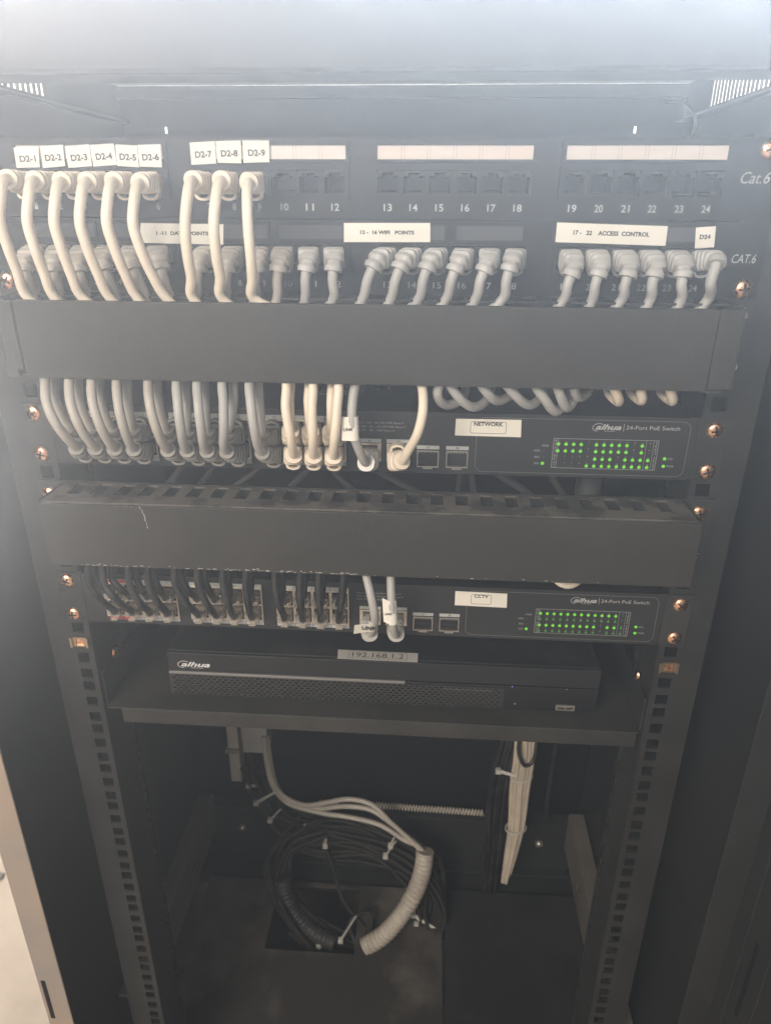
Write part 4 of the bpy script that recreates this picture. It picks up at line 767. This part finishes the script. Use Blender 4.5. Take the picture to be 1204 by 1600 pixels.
# -- black cables of the lower switch
for r, i, pts in BLACK_ENDS:
    a = pts[0]; x, z = pts[-1][0], pts[-1][2]
    cord('black cable in the %s port row of the lower switch, %s column from the left' % (ROWN[r], ORD[i]), 'black cables of the lower switch',
         [(a[0]+2, -10, 122-3*(i % 3)), (a[0]+1, -18, 108)]+list(pts)+[(x, -5.5, z)], BLACKC, [(1, 'clear', x, z, -1 if r == 0 else 1)], r=2.7, name='network_cable', cat='cable')
for nm, pts, lab, hg in (('a', LINKA, 'left pale link cord with a paper flag slanting low, plugged into the lower switch', (-1, -3)), ('b', LINKB, 'right pale link cord with an upright paper flag, plugged into the lower switch', (-1, 0))):
    a = pts[0]; c = cord(lab, 'pale link cords of the lower switch', [(a[0], -12, 120), (a[0], -20, 108)]+list(pts), GREYC2 if nm == 'a' else GREYC2, [(1, 'frost', pts[-1][0], pts[-1][2], 1)])
    P = [Vector(p) for p in pts]
    if nm == 'a': flag(c, P[2].lerp(P[3], 0.6), P[3]-P[2], 14, 11.5, 'LINK', hang=(-1, -6))
    else: flag(c, P[1].lerp(P[2], 0.8), P[2]-P[1], 6.5, 18, 'LINK', hang=(-1, 2))
a = SAG[0]; b = SAG[-1]
cord('short white cord loop sagging below the chipped cable manager', None, [(a[0]-3, -16, 112)]+list(SAG)+[(b[0]+4, -10, 108)], WHITEC, [], r=3.0)
# -- cables seen through the gap above the lower manager
for i, (a, b) in enumerate(REARC):
    a = Vector(a); b = Vector(b); d = (b-a).normalized()
    p = [a-d*40+Vector((0, 8, 2)), a, b, b+d*45+Vector((0, 10, -14))]
    bm = bmesh.new(); tube(bm, p, 2.8, 8, 5)
    if i < 4: lb = ['at the far left', 'left of the middle', 'in the middle', 'right of the middle'][i]
    tag(obj('network_cable', bm, mat('dark_grey_cable', (0.11, 0.108, 0.105), 0.5), smooth=60), 'dark grey cable slanting behind the rack in the gap over the chipped manager', 'cable', 'dark cables behind the gap between switch and manager')
bm = bmesh.new(); cyl(bm, (165, 40, 100), (0.02, 0.1, 1), 10, 48, 18); tag(obj('cable_sleeve', bm, mat('dark_sleeve', (0.05, 0.05, 0.05), 0.5), smooth=60), 'thick grey sleeve standing behind the gap at the right', 'sleeve')
# ================================================================ inside the lower cabinet
for i, pts in enumerate(GREYC_IN):
    bm = bmesh.new(); tube(bm, pts, 3.6, 10, 6)
    tag(obj('power_cable', bm, GREYC, smooth=60), ['upper grey cable arching across the lower cabinet into the conduit', 'middle grey cable of the three running into the conduit', 'lowest grey cable of the three running into the conduit'][i], 'cable', 'grey cables running into the conduit')
bm = bmesh.new(); path = catmull(CONDUIT, 1.6)
sweep(bm, path, lambda s, L: ((12.6 if (s % 6.4) < 3.8 else 11.2), (12.6 if (s % 6.4) < 3.8 else 11.2), 2), seg=20)
tag(obj('corrugated_conduit', bm, COND, smooth=50), 'light grey ribbed conduit curving down to the cabinet floor', 'conduit')
bm = bmesh.new(); path = catmull(TRUNKP, 1.6)
sweep(bm, path, lambda s, L: ((11 if (s % 6) < 3.6 else 9.8), (11 if (s % 6) < 3.6 else 9.8), 2), seg=18)
tag(obj('corrugated_conduit', bm, TRUNK, smooth=50), 'dark ribbed conduit on the left side of the cable coil', 'conduit')
rb = random.Random(5)
bun = thing('cable_coil', 'tied coil of black cables hanging in the bottom of the cabinet', 'cable coil', (30, 230, -620))
for i, pts in enumerate(BLACKLOOPS):
    for j in range(5 if i < 3 else 3 if i == 3 else 1):
        o = Vector((rb.uniform(-12, 12), rb.uniform(-8, 22), rb.uniform(-12, 10))) if i < 4 else Vector()
        bm = bmesh.new(); tube(bm, [Vector(p)+o+Vector((rb.uniform(-9, 9), rb.uniform(-5, 5), rb.uniform(-9, 9))) for p in pts], 2.9, 8, 7)
        obj('cable_strand', bm, COILC, bun, smooth=60)
for i, (a, b) in enumerate(TIES):
    a, b = Vector(a), Vector(b); d = (b-a).normalized(); bm = bmesh.new(); u = d.orthogonal().normalized(); v = d.cross(u)
    A = [bm.verts.new(a+u*sx*2.4+v*sy*0.7) for sx, sy in ((-1,-1),(1,-1),(1,1),(-1,1))]; D = [bm.verts.new(b+u*sx*1.6+v*sy*0.6) for sx, sy in ((-1,-1),(1,-1),(1,1),(-1,1))]
    bm.faces.new(A); bm.faces.new(D)
    for k in range(4): bm.faces.new([A[k], A[(k+1) % 4], D[(k+1) % 4], D[k]])
    for q in (a,): box(bm, q.x-3.4, q.x+3.4, q.y-3, q.y+3, q.z-3, q.z+3.4)
    obj('cable_tie', bm, TIEM, bun)
def bundle(name, label, pts, rad, n, r, m, taper):
    t = thing(name, label, 'cable bundle', pts[0]); path = catmull(pts, 8); N = len(path)
    for k in range(n):
        rr = rad*math.sqrt((k+0.5)/n); th = k*2.39996; bm = bmesh.new(); q = []
        for i, p in enumerate(path):
            f = 1-taper*(i/(N-1))**2; tw = th+i*0.02
            q.append(p+Vector((rr*f*math.cos(tw), rr*f*0.7*math.sin(tw), 0)))
        cut = len(q)-rb.randrange(0, 4) if n > 8 else len(q)
        tube(bm, q[:cut], r, 8, 8); obj('cable_strand', bm, m, t, smooth=60)
    return t
wb = bundle('cable_bundle', 'bundle of white cables hanging at the right of the lower cabinet', WBUNDLE, 13.5, 19, 3.0, mat('aged_white_cable', (0.52, 0.44, 0.35), 0.5, vary=0.2, scale=30, col2=(0.42, 0.36, 0.29)), 0.75)
for f in (0.28, 0.62):
    p = catmull(WBUNDLE, 4); q = p[int(len(p)*f)]; bm = bmesh.new()
    ring = [q+Vector((14.6*math.cos(6.283*k/20), 10.4*math.sin(6.283*k/20), 2.5*math.cos(6.283*k/20))) for k in range(21)]
    sweep(bm, ring, lambda s, L: (0.8, 1.8, 3), seg=8); obj('cable_tie', bm, TIEM, wb)
bundle('cable_bundle', 'bundle of black cables hanging beside the white bundle', BBUNDLE, 15, 14, 2.9, BLACKC, 0.2)
bm = bmesh.new(); tube(bm, BLOOP, 2.6, 10, 3); tag(obj('power_cable', bm, BLACKC, smooth=60), 'single black cable looped in front of the white bundle', 'cable')
bm = bmesh.new(); tube(bm, [(232, 318, -340), (228, 316, -420), (229, 318, -500)], 3, 8, 8); tag(obj('power_cable', bm, BLACKC, smooth=60), 'dark cable running straight down right of the white bundle', 'cable')
# coil of white spiral wrap lying along the rear beam
def spiral(x0, x1, z0, z1, lab):
    bm = bmesh.new(); n = int((x1-x0)/4.6*14); pts = [Vector((x0+(x1-x0)*i/n, 326+4.2*math.sin(6.283*i/14), z0+(z1-z0)*i/n+4.2*math.cos(6.283*i/14))) for i in range(n+1)]
    sweep(bm, pts, lambda s, L: (0.9, 0.9, 2), seg=6); tag(obj('spiral_wrap', bm, mat('spiral_plastic', (0.58, 0.52, 0.44), 0.4), smooth=60), lab, 'spiral wrap', 'pieces of white spiral wrap')
spiral(-24, 140, -497, -500, 'long white spiral wrap lying along the rear beam of the cabinet')
spiral(-104, -76, -499, -498, 'short piece of white spiral wrap left of the grey cables')
# power strip and adapter on the left of the rear wall
ps = thing('power_strip', 'narrow pale vertical power strip on the rear wall at the left', 'power strip', (-224, 338, -462))
bm = bmesh.new(); box(bm, -233.5, -217.5, 322, 346, -462, -300); obj('strip_body', bm, mat('aged_white_plastic', (0.40, 0.36, 0.31), 0.5, vary=0.2, scale=30), ps, bevel=1.5)
bm = bmesh.new(); box(bm, -237, -214, 318, 344, -406, -399); obj('strap', bm, mat('strap_grey', (0.22, 0.21, 0.19), 0.5), ps, bevel=1)
ad = thing('power_adapter', 'pale grey box with a cable leaving its lower corner, behind the shelf', 'power adapter', (-197, 335, -406))
bm = bmesh.new(); box(bm, -211, -174, 318, 348, -402, -330); obj('adapter_body', bm, mat('pale_grey_plastic', (0.34, 0.325, 0.31), 0.5, vary=0.15, scale=30), ad, bevel=1.5)
bm = bmesh.new(); cyl(bm, (-181, 330, -402), (0, 0, -1), 4, 9, 12, 3); obj('cable_outlet', bm, PLAST, ad)
bm = bmesh.new(); tube(bm, CURVE, 1.5, 8, 4); tag(obj('thin_cable', bm, GREYC2, smooth=60), 'thin pale cable curving down under the cabinet ceiling at the right', 'cable')
# ================================================================ added volume, lit by the spots to imitate lens glare
bm = bmesh.new(); box(bm, -2300, 2300, -1900, 2300, -1750, 1300)
hm = bpy.data.materials.new('lens_glare_volume'); hm.use_nodes = True; nt = hm.node_tree; nt.nodes.remove(nt.nodes['Principled BSDF'])
pv = nt.nodes.new('ShaderNodeVolumePrincipled'); pv.inputs['Color'].default_value = (0.95, 0.96, 0.98, 1); pv.inputs['Density'].default_value = GLARE_DENSITY; pv.inputs['Anisotropy'].default_value = 0.87
nt.links.new(pv.outputs['Volume'], nt.nodes['Material Output'].inputs['Volume'])
tag(obj('lens_glare', bm, hm), kind='stuff')
for o in C.objects:
    if '_i' in o: del o['_i']
